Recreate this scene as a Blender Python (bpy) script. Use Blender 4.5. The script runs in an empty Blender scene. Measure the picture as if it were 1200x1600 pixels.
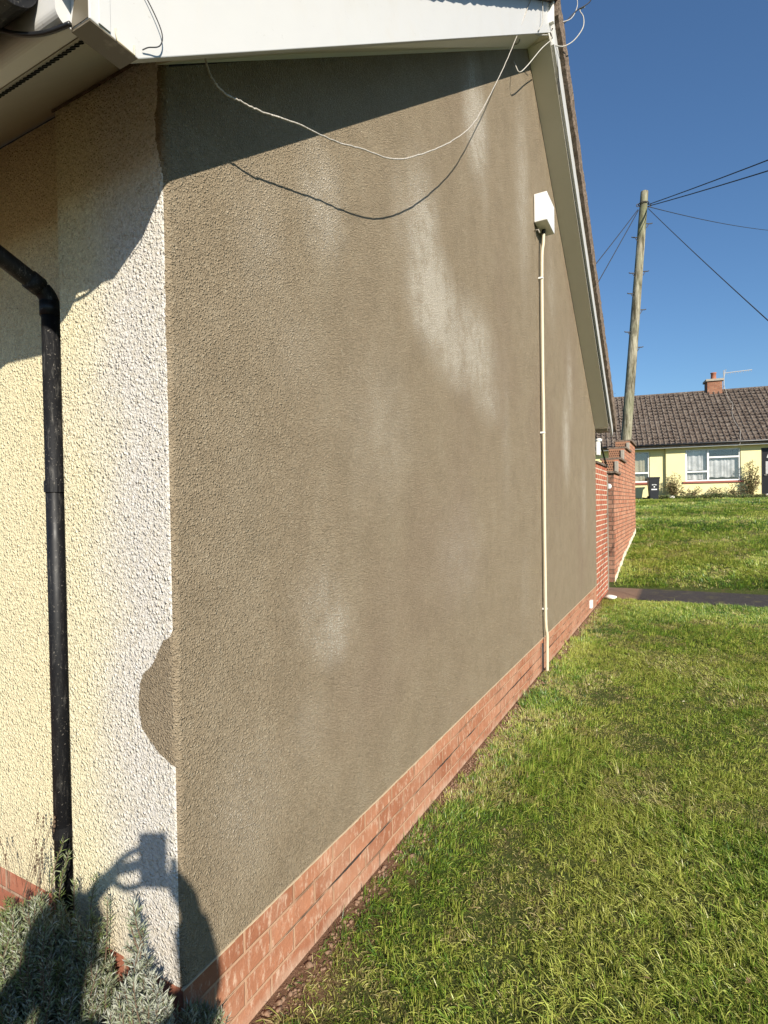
import bpy, bmesh, math, random
import numpy as np
from mathutils import Vector, Matrix
R=math.radians
random.seed(7); rng=np.random.default_rng(11)
S=bpy.context.scene; COL=S.collection

# ------------------------------------------------------------ camera
cp,cr,th=math.atan(.01436),.016,R(28.4)
CAM=Vector((1.10,-.948,1.19))
fw0=Vector((-math.sin(th),math.cos(th),0)); rt0=Vector((math.cos(th),math.sin(th),0)); up0=Vector((0,0,1))
fwd=fw0*math.cos(cp)-up0*math.sin(cp); upv=up0*math.cos(cp)+fw0*math.sin(cp)
rx=rt0*math.cos(cr)-upv*math.sin(cr); uy=upv*math.cos(cr)+rt0*math.sin(cr)
cam=bpy.data.cameras.new('camera'); co=bpy.data.objects.new('camera',cam); COL.objects.link(co)
m=Matrix((rx,uy,-fwd)).transposed().to_4x4(); m.translation=CAM; co.matrix_world=m
cam.sensor_fit='VERTICAL'; cam.sensor_height=36; cam.sensor_width=27; cam.lens=870/1600*36
cam.clip_start=.02; cam.clip_end=2000
S.camera=co
# ------------------------------------------------------------ world and sun
L=Vector((-.675,.556,-.485)).normalized()
w=bpy.data.worlds.new('World'); S.world=w; w.use_nodes=True
nt=w.node_tree; sky=nt.nodes.new('ShaderNodeTexSky'); sky.sky_type='NISHITA'; sky.sun_disc=False
sky.sun_elevation=math.asin(-L.z); sky.sun_rotation=R(129.5); sky.altitude=0; sky.air_density=1.15; sky.dust_density=.2; sky.ozone_density=6.0
bg=nt.nodes['Background']; bg.inputs['Strength'].default_value=.070
tn=nt.nodes.new('ShaderNodeVectorMath'); tn.operation='MULTIPLY'; tn.inputs[1].default_value=(.93,1.03,1.08); nt.links.new(sky.outputs[0],tn.inputs[0]); nt.links.new(tn.outputs[0],bg.inputs['Color'])
sl=bpy.data.lights.new('sun','SUN'); sl.energy=4.7; sl.angle=R(.53); sl.color=(1,.925,.80)
so=bpy.data.objects.new('sun',sl); COL.objects.link(so); so.rotation_euler=L.to_track_quat('-Z','Y').to_euler(); so.location=(20,-16,14)
S.view_settings.view_transform='Standard'; S.view_settings.look='None'; S.view_settings.gamma=1
S.view_settings.exposure=.80
S.render.resolution_x=768; S.render.resolution_y=1024
S.render.engine='CYCLES'

# ------------------------------------------------------------ helpers
def srgb(r,g,b):
    f=lambda c:(c/255/12.92) if c/255<=.04045 else ((c/255+.055)/1.055)**2.4
    return (f(r),f(g),f(b),1)
class NT:
    def __init__(s,name):
        s.m=bpy.data.materials.new(name); s.m.use_nodes=True; s.t=s.m.node_tree; s.b=s.t.nodes['Principled BSDF']
    def n(s,typ,ins=None,**props):
        n=s.t.nodes.new('ShaderNode'+typ)
        for k,v in props.items(): setattr(n,k,v)
        if ins:
            for k,v in ins.items(): s.set(n.inputs[k],v)
        return n
    def set(s,inp,v):
        if isinstance(v,bpy.types.NodeSocket): s.t.links.new(v,inp)
        elif isinstance(v,bpy.types.Node): s.t.links.new(v.outputs[0],inp)
        else:
            if inp.type=='RGBA' and not hasattr(v,'__len__'): v=(v,v,v,1)
            if inp.type=='RGBA' and len(v)==3: v=(*v,1)
            inp.default_value=v
    def math(s,op,a,b=0,c=0,clamp=False):
        n=s.t.nodes.new('ShaderNodeMath'); n.operation=op; n.use_clamp=clamp
        s.set(n.inputs[0],a); s.set(n.inputs[1],b); s.set(n.inputs[2],c); return n.outputs[0]
    def mix(s,f,a,b,mode='MIX'):
        n=s.t.nodes.new('ShaderNodeMix'); n.data_type='RGBA'; n.blend_type=mode; n.clamp_result=False
        s.set(n.inputs['Factor'],f); s.set(n.inputs['A'],a); s.set(n.inputs['B'],b); return n.outputs['Result'] if 'Result' in n.outputs and n.outputs['Result'].type=='RGBA' else n.outputs[2]
    def noise(s,scale,detail=3,rough=.55,vec=None,dist=0):
        n=s.n('TexNoise'); n.inputs['Scale'].default_value=scale; n.inputs['Detail'].default_value=detail; n.inputs['Roughness'].default_value=rough; n.inputs['Distortion'].default_value=dist
        s.set(n.inputs['Vector'],vec if vec is not None else s.pos()); return n.outputs['Fac']
    def pos(s):
        if not hasattr(s,'_p'): s._p=s.n('TexCoord').outputs['Object']
        return s._p
    def xyz(s):
        if not hasattr(s,'_x'):
            n=s.n('SeparateXYZ'); s.set(n.inputs[0],s.pos()); s._x=(n.outputs[0],n.outputs[1],n.outputs[2])
        return s._x
    def ramp(s,f,stops,interp='LINEAR'):
        n=s.n('ValToRGB'); s.set(n.inputs[0],f); e=n.color_ramp.elements; n.color_ramp.interpolation=interp
        while len(e)<len(stops): e.new(.5)
        for i,(p,c) in enumerate(stops):
            e[i].position=p; e[i].color=c if len(c)==4 else (*c,1)
        return n.outputs[0]
    def rng(s,f,a,b,c=0,d=1,smooth=False):
        n=s.n('MapRange'); n.clamp=True
        if smooth: n.interpolation_type='SMOOTHSTEP'
        for i,v in enumerate((f,a,b,c,d)): s.set(n.inputs[i],v)
        return n.outputs[0]
    def bump(s,h,strength=1,dist=.003,normal=None):
        n=s.n('Bump'); s.set(n.inputs['Height'],h); n.inputs['Strength'].default_value=strength; n.inputs['Distance'].default_value=dist
        if normal is not None: s.set(n.inputs['Normal'],normal)
        return n.outputs[0]
    def out(s,col=None,rough=.7,normal=None,spec=.3,metal=0):
        if col is not None: s.set(s.b.inputs['Base Color'],col)
        s.set(s.b.inputs['Roughness'],rough); s.b.inputs['Specular IOR Level'].default_value=spec; s.b.inputs['Metallic'].default_value=metal
        if normal is not None: s.set(s.b.inputs['Normal'],normal)
        return s.m
def plain(name,col,rough=.6,var=.15,scale=20,spec=.3,bump=0,bscale=60,metal=0):
    t=NT(name); f=t.noise(scale,4); c=t.mix(f,tuple(x*(1-var) for x in col[:3])+(1,),tuple(min(1,x*(1+var)) for x in col[:3])+(1,))
    nrm=t.bump(t.noise(bscale,3),1,bump) if bump else None
    return t.out(c,rough,nrm,spec,metal)

def mk(name,verts,faces,mat=None,parent=None,smooth=False,loc=None):
    me=bpy.data.meshes.new(name); me.from_pydata([tuple(v) for v in verts],[],faces); me.update()
    bm=bmesh.new(); bm.from_mesh(me); bmesh.ops.recalc_face_normals(bm,faces=bm.faces); bm.to_mesh(me); bm.free()
    o=bpy.data.objects.new(name,me); COL.objects.link(o)
    if mat: me.materials.append(mat)
    if smooth: me.shade_smooth()
    if parent: o.parent=parent
    if loc: o.location=loc
    return o
class MB:
    def __init__(s): s.v=[]; s.f=[]
    def add(s,vs,fs):
        b=len(s.v); s.v+=[Vector(v) for v in vs]; s.f+=[tuple(i+b for i in f) for f in fs]; return s
    def box(s,a,b,M=None):
        x0,y0,z0=a; x1,y1,z1=b
        vs=[Vector(p) for p in((x0,y0,z0),(x1,y0,z0),(x1,y1,z0),(x0,y1,z0),(x0,y0,z1),(x1,y0,z1),(x1,y1,z1),(x0,y1,z1))]
        if M is not None: vs=[M@v for v in vs]
        return s.add(vs,[(0,3,2,1),(4,5,6,7),(0,1,5,4),(1,2,6,5),(2,3,7,6),(3,0,4,7)])
    def prism(s,poly,axis,a,b):
        n=len(poly)
        def P(p,t): return (t,p[0],p[1]) if axis=='x' else ((p[0],t,p[1]) if axis=='y' else (p[0],p[1],t))
        vs=[P(p,a) for p in poly]+[P(p,b) for p in poly]
        fs=[tuple(range(n)),tuple(range(2*n-1,n-1,-1))]+[(i,i+n,(i+1)%n+n,(i+1)%n) for i in range(n)]
        return s.add(vs,fs)
    def tube(s,pts,r,seg=8,cap=True):
        pts=[Vector(p) for p in pts]; n=len(pts); rs=r if hasattr(r,'__len__') else [r]*n
        t0=(pts[1]-pts[0]).normalized(); a=Vector((0,0,1)) if abs(t0.z)<.9 else Vector((1,0,0))
        u=t0.cross(a).normalized(); b=len(s.v)
        for i in range(n):
            t=((pts[min(i+1,n-1)]-pts[max(i-1,0)])).normalized(); u=(u-t*u.dot(t)).normalized(); v=t.cross(u)
            for k in range(seg):
                an=2*math.pi*k/seg; s.v.append(pts[i]+(u*math.cos(an)+v*math.sin(an))*rs[i])
        for i in range(n-1):
            for k in range(seg):
                k2=(k+1)%seg; s.f.append((b+i*seg+k,b+i*seg+k2,b+(i+1)*seg+k2,b+(i+1)*seg+k))
        if cap: s.f.append(tuple(b+k for k in range(seg))); s.f.append(tuple(b+(n-1)*seg+k for k in reversed(range(seg))))
        return s
    def build(s,name,mat,parent=None,smooth=False,bevel=0,loc=None):
        o=mk(name,s.v,s.f,mat,parent,smooth,loc)
        if bevel:
            md=o.modifiers.new('bevel','BEVEL'); md.width=bevel; md.segments=2; md.limit_method='ANGLE'
        return o
def spline(pts,n=8):
    P=[Vector(p) for p in pts]; out=[]
    for i in range(len(P)-1):
        p0=P[max(i-1,0)]; p1=P[i]; p2=P[i+1]; p3=P[min(i+2,len(P)-1)]
        for k in range(n):
            t=k/n; out.append(.5*((2*p1)+(p2-p0)*t+(2*p0-5*p1+4*p2-p3)*t*t+(3*p1-p0-3*p2+p3)*t**3))
    out.append(P[-1]); return out
def tag(o,label,cat,group=None,kind=None):
    if label: o['label']=label
    if cat: o['category']=cat
    if group: o['group']=group
    if kind: o['kind']=kind
    return o
def thing(name,label,cat,loc=(0,0,0),rz=0,group=None):
    o=bpy.data.objects.new(name,None); COL.objects.link(o); o.location=loc; o.rotation_euler=(0,0,rz); o.empty_display_size=.2
    return tag(o,label,cat,group)
def fastmesh(name,V,quads,tris,mat,attrs=None,parent=None,smooth=False):
    me=bpy.data.meshes.new(name); nq,ntr=len(quads),len(tris)
    me.vertices.add(len(V)); me.vertices.foreach_set('co',np.asarray(V,np.float32).ravel())
    me.loops.add(nq*4+ntr*3); me.loops.foreach_set('vertex_index',np.concatenate([np.asarray(quads,np.int32).ravel(),np.asarray(tris,np.int32).ravel()]).astype(np.int32))
    me.polygons.add(nq+ntr); st=np.concatenate([np.arange(nq)*4,nq*4+np.arange(ntr)*3]).astype(np.int32)
    me.polygons.foreach_set('loop_start',st)
    me.update(calc_edges=True); me.validate()
    if attrs:
        for k,a in attrs.items():
            at=me.attributes.new(k,'FLOAT','POINT'); at.data.foreach_set('value',np.asarray(a,np.float32))
    if smooth: me.shade_smooth()
    me.materials.append(mat); o=bpy.data.objects.new(name,me); COL.objects.link(o)
    if parent: o.parent=parent
    return o
_tab=rng.random((256,256))
def vnoise(x,y,s):
    x=np.asarray(x)*s+1000.3; y=np.asarray(y)*s+1000.7
    xi=np.floor(x).astype(int); yi=np.floor(y).astype(int); fx=x-xi; fy=y-yi
    fx=fx*fx*(3-2*fx); fy=fy*fy*(3-2*fy); T=lambda a,b:_tab[a%256,b%256]
    return (T(xi,yi)*(1-fx)+T(xi+1,yi)*fx)*(1-fy)+(T(xi,yi+1)*(1-fx)+T(xi+1,yi+1)*fx)*fy
def fbm(x,y,s,o=3):
    r=0;a=1;t=0
    for i in range(o): r=r+a*vnoise(x,y,s*2**i); t+=a; a*=.5
    return r/t
YP=[-400,9.15,9.35,11,14,19,25.5,30,60,400]; ZP=[-.285,-.285,-.22,.05,.40,.82,1.16,1.2,1.3,1.6]
def zg(x,y): return np.interp(y,YP,ZP)+ .03*(fbm(x,y,.6,2)-.5)*np.clip((np.asarray(y)-9.3)/1.5,0,1)

# ------------------------------------------------------------ materials
def roughcast():
    t=NT('roughcast_render'); x,y,z=t.xyz(); p=t.pos()
    g=t.n('NewGeometry'); sn=t.n('SeparateXYZ'); t.set(sn.inputs[0],g.outputs['True Normal'])
    side=t.math('GREATER_THAN',sn.outputs[0],.45)
    # taupe paint wrapped over the corner: wavy limit drawn by brush
    pts=[(-.35,.0),(.30,.002),(.54,.003),(.560,.035),(.60,.095),(.687,.137),(.79,.085),(.86,.04),(.895,.006),(1.3,.002),(1.65,.010),(1.8,.006),(1.95,.004),(2.03,.016),(2.13,.030),(2.18,.02),(2.30,.018),(2.6,.01)]
    fc=t.n('FloatCurve'); zz=t.rng(z,-.35,2.6); t.set(fc.inputs['Value'],zz)
    cu=fc.mapping.curves[0]
    while len(cu.points)<len(pts): cu.points.new(.5,.5)
    for i,(a,b) in enumerate(pts): cu.points[i].location=((a+.35)/2.95,b/.15); cu.points[i].handle_type='VECTOR' if i in(0,len(pts)-1) else 'AUTO'
    fc.mapping.update()
    wob=t.math('ADD',t.math('MULTIPLY',t.math('SUBTRACT',t.noise(45,5,.8),.5),.026),t.math('MULTIPLY',t.math('SUBTRACT',t.noise(210,3,.7),.5),.012))
    lim=t.math('ADD',t.math('MULTIPLY',fc,.15),wob)
    wrap=t.math('LESS_THAN',t.math('MULTIPLY',x,-1),lim)
    tanm=t.math('MAXIMUM',side,wrap)
    # gable colours
    n1=t.noise(1.3,4,.6); n2=t.noise(220,2); mp=t.n('Mapping'); mp.inputs['Scale'].default_value=(1,4,.45); t.set(mp.inputs[0],p); n3=t.noise(1.4,4,.6,mp.outputs[0])
    tan=t.mix(n1,(.290,.228,.152,1),(.360,.288,.196,1))
    tan=t.mix(t.rng(n3,.5,.78,0,.20),tan,(.36,.315,.235,1))
    mot=t.noise(5.5,5,.7); tan=t.mix(t.rng(mot,.36,.50,.30,0),tan,(.19,.150,.098,1)); tan=t.mix(t.rng(mot,.52,.68,0,.28),tan,(.43,.365,.265,1))
    sp=t.noise(75,4,.8); tan=t.mix(t.rng(sp,.56,.70,0,.55),tan,(.52,.45,.33,1)); tan=t.mix(t.rng(sp,.44,.32,0,.50),tan,(.15,.118,.078,1))
    sp2=t.noise(32,4,.75); tan=t.mix(t.rng(sp2,.56,.70,0,.30),tan,(.50,.43,.31,1)); tan=t.mix(t.rng(sp2,.44,.32,0,.28),tan,(.17,.130,.088,1))
    rosy=t.rng(t.noise(.8,3,.5),.52,.70,0,.35); tan=t.mix(rosy,tan,(.26,.185,.135,1))
    # pale lime bloom, each blotch where it is on the wall
    bl=[(1.53,2.45,.20,.36,1.5),(1.66,2.22,.30,.26,2.4),(1.90,2.05,.34,.22,1.5),(2.25,2.10,.45,.28,1.4),(2.5,1.85,.3,.16,.8),(1.3,2.5,.12,.2,.5),(2.34,3.50,.22,.34,1.8),(2.5,3.2,.08,.25,.4),(.68,2.25,.14,.20,.85),(.69,.735,.13,.12,1.0),(.62,.85,.16,.14,.5),(5.17,1.82,.22,.45,1.3),(5.4,2.45,.18,.45,.8),(3.37,.51,.15,.3,.25),(.5,1.7,.16,.14,.20),(.55,.45,.12,.12,.25),(2.9,1.7,.12,.6,.25),(3.45,3.6,.22,.7,.8),(6.3,1.2,.2,.6,.5),(1.1,1.5,.3,.3,.35),(2.0,.9,.4,.3,.35),(.35,2.0,.12,.2,.35),(4.5,3.2,.2,.4,.5),(.25,.35,.15,.2,.4)]
    acc=None
    for (by,bz,sy,sz,a) in bl:
        dy=t.math('DIVIDE',t.math('SUBTRACT',y,by),sy); dz=t.math('DIVIDE',t.math('SUBTRACT',z,bz),sz)
        d=t.math('SQRT',t.math('ADD',t.math('MULTIPLY',dy,dy),t.math('MULTIPLY',dz,dz)))
        m_=t.rng(d,0,1.5,a,0,True); acc=m_ if acc is None else t.math('MAXIMUM',acc,m_)
    grit=t.rng(t.noise(150,3,.7),.40,.62); clus=t.rng(t.noise(9,5,.75),.28,.62)
    acc=t.math('MULTIPLY',t.math('MULTIPLY',acc,t.math('ADD',.15,clus)),t.math('ADD',.30,t.math('MULTIPLY',grit,.70)),clamp=True)
    # small bare pale grains
    v=t.n('TexVoronoi',feature='F1'); v.inputs['Scale'].default_value=85; t.set(v.inputs['Vector'],p)
    gr=t.math('MULTIPLY',t.rng(v.outputs['Distance'],.16,.30,1,0),t.rng(t.noise(30,2),.54,.60)); tan=t.mix(t.math('MULTIPLY',gr,.45),tan,(.50,.45,.34,1))
    tan=t.mix(t.rng(n2,.3,.7,.0,.25),tan,(.16,.125,.085,1))
    # facade: old cream fading into white primer by the corner
    fx=t.math('ADD',x,t.math('MULTIPLY',t.math('SUBTRACT',t.noise(3,4),.5),.26))
    cream=t.mix(t.noise(2.2,4),(.78,.70,.45,1),(.82,.75,.53,1))
    cream=t.mix(t.rng(t.noise(1.5,3),.55,.8,0,.35),cream,(.80,.66,.46,1))
    cream=t.mix(t.rng(x,-.428,-.432,0,.6),cream,(.82,.73,.47,1))
    fac=t.mix(t.rng(fx,-.40,-.12,0,1,True),cream,(.67,.635,.58,1))
    fac=t.mix(t.math('MULTIPLY',t.rng(v.outputs['Distance'],.45,.75),.25),fac,(.50,.42,.26,1))
    fac=t.mix(t.math('MULTIPLY',t.rng(z,.25,-.05),t.rng(t.noise(9,4),.35,.7,0,.5)),fac,(.55,.40,.26,1))
    col=t.mix(tanm,fac,tan)
    dn=t.n('TexNoise'); dn.inputs['Scale'].default_value=70; t.set(dn.inputs['Vector'],p)
    va=t.n('VectorMath',operation='MULTIPLY_ADD'); t.set(va.inputs[0],dn.outputs['Color']); va.inputs[1].default_value=(.012,.012,.012); t.set(va.inputs[2],p)
    def dome(sc,a,b):
        q=t.n('TexVoronoi',feature='F1'); q.inputs['Scale'].default_value=sc; q.inputs['Randomness'].default_value=1; t.set(q.inputs['Vector'],va.outputs[0])
        sx=t.n('SeparateXYZ'); t.set(sx.inputs[0],q.outputs['Color']); return t.math('MULTIPLY',t.rng(q.outputs['Distance'],a,b,1,0,True),t.math('ADD',.25,t.math('MULTIPLY',sx.outputs[0],.9)))
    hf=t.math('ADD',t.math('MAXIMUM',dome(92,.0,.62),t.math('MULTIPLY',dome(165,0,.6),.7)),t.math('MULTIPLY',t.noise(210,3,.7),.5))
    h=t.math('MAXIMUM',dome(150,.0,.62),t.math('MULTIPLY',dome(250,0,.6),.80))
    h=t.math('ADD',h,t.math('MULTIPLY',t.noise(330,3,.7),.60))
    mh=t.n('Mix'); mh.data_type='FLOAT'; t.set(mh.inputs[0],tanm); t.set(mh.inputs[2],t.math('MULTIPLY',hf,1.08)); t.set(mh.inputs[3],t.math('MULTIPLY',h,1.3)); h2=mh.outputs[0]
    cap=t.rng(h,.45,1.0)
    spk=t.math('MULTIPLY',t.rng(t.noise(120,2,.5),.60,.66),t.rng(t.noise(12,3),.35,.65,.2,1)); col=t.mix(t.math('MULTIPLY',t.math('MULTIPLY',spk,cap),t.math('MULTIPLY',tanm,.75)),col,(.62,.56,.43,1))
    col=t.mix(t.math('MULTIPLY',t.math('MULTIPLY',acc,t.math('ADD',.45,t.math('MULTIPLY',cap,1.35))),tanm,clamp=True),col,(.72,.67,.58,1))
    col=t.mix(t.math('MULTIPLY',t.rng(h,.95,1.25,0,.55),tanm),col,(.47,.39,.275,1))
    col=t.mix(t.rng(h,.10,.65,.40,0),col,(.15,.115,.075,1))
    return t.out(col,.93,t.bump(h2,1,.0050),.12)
M_rough=roughcast()
def brick(name,c1,c2,mort,axes='yz',bloom=.0,bw=.225,rh=.075,ms=.006,bumpd=.004,dirt=None,crack=False):
    t=NT(name); x,y,z=t.xyz(); cb=t.n('CombineXYZ'); a={'x':x,'y':y,'z':z}
    w1=t.math('MULTIPLY',t.math('SUBTRACT',t.noise(7,2),.5),.010)
    t.set(cb.inputs[0],t.math('ADD',a[axes[0]],w1)); t.set(cb.inputs[1],t.math('ADD',a[axes[1]],t.math('MULTIPLY',t.math('SUBTRACT',t.noise(5,2),.5),.006)))
    b=t.n('TexBrick'); t.set(b.inputs['Vector'],cb); b.inputs['Scale'].default_value=1; b.inputs['Brick Width'].default_value=bw; b.inputs['Row Height'].default_value=rh
    b.inputs['Mortar Size'].default_value=ms; b.inputs['Mortar Smooth'].default_value=.25; b.inputs['Color1'].default_value=(0,0,0,1); b.inputs['Color2'].default_value=(1,1,1,1); b.inputs['Mortar'].default_value=(.5,.5,.5,1)
    col=t.mix(b.outputs['Color'],c1,c2)
    col=t.mix(t.rng(t.noise(18,5,.7),.35,.7,0,.35),col,tuple(v*.55 for v in c1[:3])+(1,))
    if bloom:
        s=t.n('Mapping'); s.inputs['Scale'].default_value=(1,1,.35); t.set(s.inputs[0],t.pos())
        col=t.mix(t.math('MULTIPLY',t.rng(t.noise(55,4,.75,s.outputs[0]),.52,.68),bloom),col,(.62,.48,.36,1))
        col=t.mix(t.rng(t.noise(2.5,3),.45,.7,0,bloom*.8),col,(.50,.30,.20,1))
    mc=t.mix(t.noise(25,3),mort,tuple(v*.75 for v in mort[:3])+(1,)); mc=t.mix(t.rng(t.noise(3.5,4,.6),.52,.60,0,.75),mc,tuple(v*.30 for v in mort[:3])+(1,))
    col=t.mix(b.outputs['Fac'],col,mc)
    if dirt is not None:
        col=t.mix(t.math('MULTIPLY',t.rng(t.math('ADD',z,t.math('MULTIPLY',t.noise(9,4),.10)),dirt[0]+.09,dirt[0]+.02),.8),col,dirt[1])
    if crack:
        zc=t.math('ABSOLUTE',t.math('ADD',z,t.math('ADD',.1455,t.math('MULTIPLY',t.noise(6,3),.009))))
        th_=t.math('MULTIPLY',t.rng(t.noise(2.2,4,.6),.40,.60),.0055)
        ck=t.math('MULTIPLY',t.math('LESS_THAN',zc,th_),t.math('LESS_THAN',y,5.0)); col=t.mix(ck,col,(.05,.04,.035,1))
    h=t.math('ADD',t.math('MULTIPLY',b.outputs['Fac'],-1),t.math('MULTIPLY',t.noise(120,4,.7),.5))
    return t.out(col,.9,t.bump(h,1,bumpd),.15)
M_plinth=brick('plinth_brick',(.29,.115,.062,1),(.41,.185,.105,1),(.475,.285,.18,1),bloom=.6,ms=.0055,bumpd=.006,dirt=(-.29,(.50,.39,.29,1)),crack=True)
M_plinthf=brick('front_plinth_brick',(.30,.10,.06,1),(.40,.15,.09,1),(.45,.30,.21,1),axes='xz',bloom=.2)
M_house_brick=brick('orange_brick',(.34,.085,.045,1),(.45,.14,.075,1),(.66,.55,.42,1),ms=.009,bloom=.1)
M_old_brick=brick('weathered_brick',(.34,.105,.055,1),(.56,.24,.14,1),(.20,.14,.10,1),ms=.007,bloom=.8)
M_old_brickx=brick('weathered_brick_end',(.22,.10,.065,1),(.34,.18,.12,1),(.14,.10,.075,1),axes='xz',ms=.007,bloom=.3)
def pvc(name,c,dirt=.35):
    t=NT(name); f=t.rng(t.noise(3,5,.7),.55,.8,0,dirt); f2=t.rng(t.noise(40,4,.8),.64,.74,0,dirt*1.2)
    s=t.n('Mapping'); s.inputs['Scale'].default_value=(8,8,1.2); t.set(s.inputs[0],t.pos()); f3=t.rng(t.noise(2,4,.7,s.outputs[0]),.55,.75,0,dirt*.7)
    col=t.mix(f,c,(.50,.45,.36,1)); col=t.mix(f2,col,(.22,.19,.14,1)); col=t.mix(f3,col,(.58,.54,.46,1))
    return t.out(col,.38,t.bump(t.noise(4,3),1,.004),.4)
M_pvc=pvc('white_upvc',(.535,.53,.515,1),.28)
M_soffit=pvc('soffit_board',(.36,.33,.27,1),.3)
M_verge_soffit=pvc('verge_soffit_board',(.68,.64,.55,1),.2)
M_dirtypvc=pvc('mossy_board_end',(.13,.11,.075,1),.5)
M_black=plain('black_pvc',(.010,.010,.011),.38,.5,30,.5,.0012,18)
M_scuff=None
def blackpipe():
    t=NT('scuffed_black_pipe'); s=t.n('Mapping'); s.inputs['Scale'].default_value=(1,1,.16); t.set(s.inputs[0],t.pos())
    f=t.rng(t.noise(90,5,.8,s.outputs[0]),.53,.70,0,.45); f=t.math('MULTIPLY',f,t.rng(t.noise(6,3),.38,.62))
    col=t.mix(f,(.008,.008,.009,1),(.20,.19,.17,1)); col=t.mix(t.rng(t.noise(160,2,.6),.66,.70,0,.5),col,(.22,.20,.17,1))
    return t.out(col,t.rng(t.noise(12,3),.3,.7,.38,.62),t.bump(t.noise(9,3),1,.002),.3)
M_pipe=blackpipe()
M_cable=plain('grey_cable',(.42,.40,.36),.6,.6,160)
M_dcable=plain('dark_cable',(.03,.03,.032),.6,.2)
M_box=plain('white_plastic_box',(.74,.73,.70),.4,.03,8)
M_conduit=plain('cream_conduit',(.60,.53,.38),.5,.12,25)
M_mortar=plain('verge_mortar',(.17,.13,.10),.95,.75,22,.1,.02,35)
M_concrete=plain('concrete',(.33,.30,.25),.95,.3,15,.15,.004,80)
M_glass=None
def tilemat():
    t=NT('concrete_roof_tile'); f=t.noise(1.1,4); g=t.noise(9,5,.7); h=t.noise(45,3,.7)
    col=t.mix(f,(.072,.050,.040,1),(.110,.082,.065,1)); col=t.mix(t.rng(g,.42,.62,0,.75),col,(.25,.215,.18,1)); col=t.mix(t.rng(h,.5,.7,0,.5),col,(.045,.033,.028,1))
    return t.out(col,.9,t.bump(h,1,.01),.15)
M_tile=tilemat()
def creamwall():
    t=NT('cream_painted_wall'); x,y,z=t.xyz()
    col=t.mix(t.noise(1.2,4),(.74,.65,.32,1),(.82,.74,.41,1)); col=t.mix(t.math('MULTIPLY',t.rng(z,.7,.1),t.rng(t.noise(3,5),.4,.7,0,.6)),col,(.55,.44,.26,1))
    return t.out(col,.85,t.bump(t.noise(60,3),1,.006),.15)
M_cream=creamwall()

# ------------------------------------------------------------ ground
def groundmat():
    t=NT('turf_soil'); x,y,z=t.xyz()
    n=t.noise(1.8,5,.65); n2=t.noise(35,5,.75); n3=t.noise(7,4)
    col=t.mix(n,(.030,.048,.010,1),(.085,.100,.028,1)); col=t.mix(t.rng(n3,.55,.72,0,.7),col,(.115,.080,.042,1)); col=t.mix(t.rng(n2,.5,.75,0,.5),col,(.14,.11,.055,1))
    near=t.math('MULTIPLY',t.rng(t.math('ADD',x,t.math('MULTIPLY',t.math('SUBTRACT',t.noise(5,4),.5),.30)),.20,.04),t.math('LESS_THAN',y,8.0))
    soil=t.mix(t.noise(30,5,.7),(.13,.065,.040,1),(.22,.135,.085,1)); col=t.mix(near,col,soil)
    # far grassland tone where no blades are built
    far=t.rng(y,27,40); col=t.mix(far,col,(.05,.085,.016,1))
    return t.out(col,.95,t.bump(t.noise(55,5,.7),1,.02),.1)
xs=np.unique(np.concatenate([np.linspace(-400,-4,12),np.linspace(-4,6,60),np.linspace(6,400,12)]))
ys=np.unique(np.concatenate([np.linspace(-400,-3,10),np.linspace(-3,30,180),np.linspace(30,400,20)]))
XX,YY=np.meshgrid(xs,ys); ZZ=zg(XX,YY); V=np.stack([XX,YY,ZZ],-1).reshape(-1,3); nx=len(xs); ny=len(ys)
ii=(np.arange(ny-1)[:,None]*nx+np.arange(nx-1)[None,:]).ravel(); Q=np.stack([ii,ii+1,ii+nx+1,ii+nx],-1)
gr=fastmesh('ground',V,Q,np.zeros((0,3),int),groundmat(),smooth=True); gr['kind']='structure'
# path
def pathmat():
    t=NT('worn_asphalt'); x,y,z=t.xyz(); n=t.noise(3,5,.7); s=t.noise(140,3,.7)
    col=t.mix(n,(.030,.026,.026,1),(.060,.054,.052,1)); col=t.mix(t.rng(s,.55,.68,0,.6),col,(.16,.145,.13,1)); col=t.mix(t.rng(t.noise(6,4),.55,.7,0,.6),col,(.11,.10,.05,1))
    brown=t.rng(x,.50,.42); col=t.mix(brown,col,t.mix(t.noise(9,4),(.17,.105,.07,1),(.24,.16,.11,1)))
    return t.out(col,.9,t.bump(s,1,.006),.2)
pv=[];pf=[]; px=np.linspace(-.9,9,120)
for i,x in enumerate(px):
    o1=.05*(vnoise(x,0,2.5)-.5)+.03*(vnoise(x,0,9)-.5); o2=.05*(vnoise(x,7,2.5)-.5)+.03*(vnoise(x,7,9)-.5)
    pv+= [(x,8.02+o1-.01*x,-.278),(x,8.6,-.270),(x,9.13+o2+.10*max(0,x)*.7,-.278)]
for i in range(len(px)-1):
    a=3*i; pf+=[(a,a+3,a+4,a+1),(a+1,a+4,a+5,a+2)]
pth=mk('path',pv,pf,pathmat(),smooth=True); pth['kind']='structure'

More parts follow.
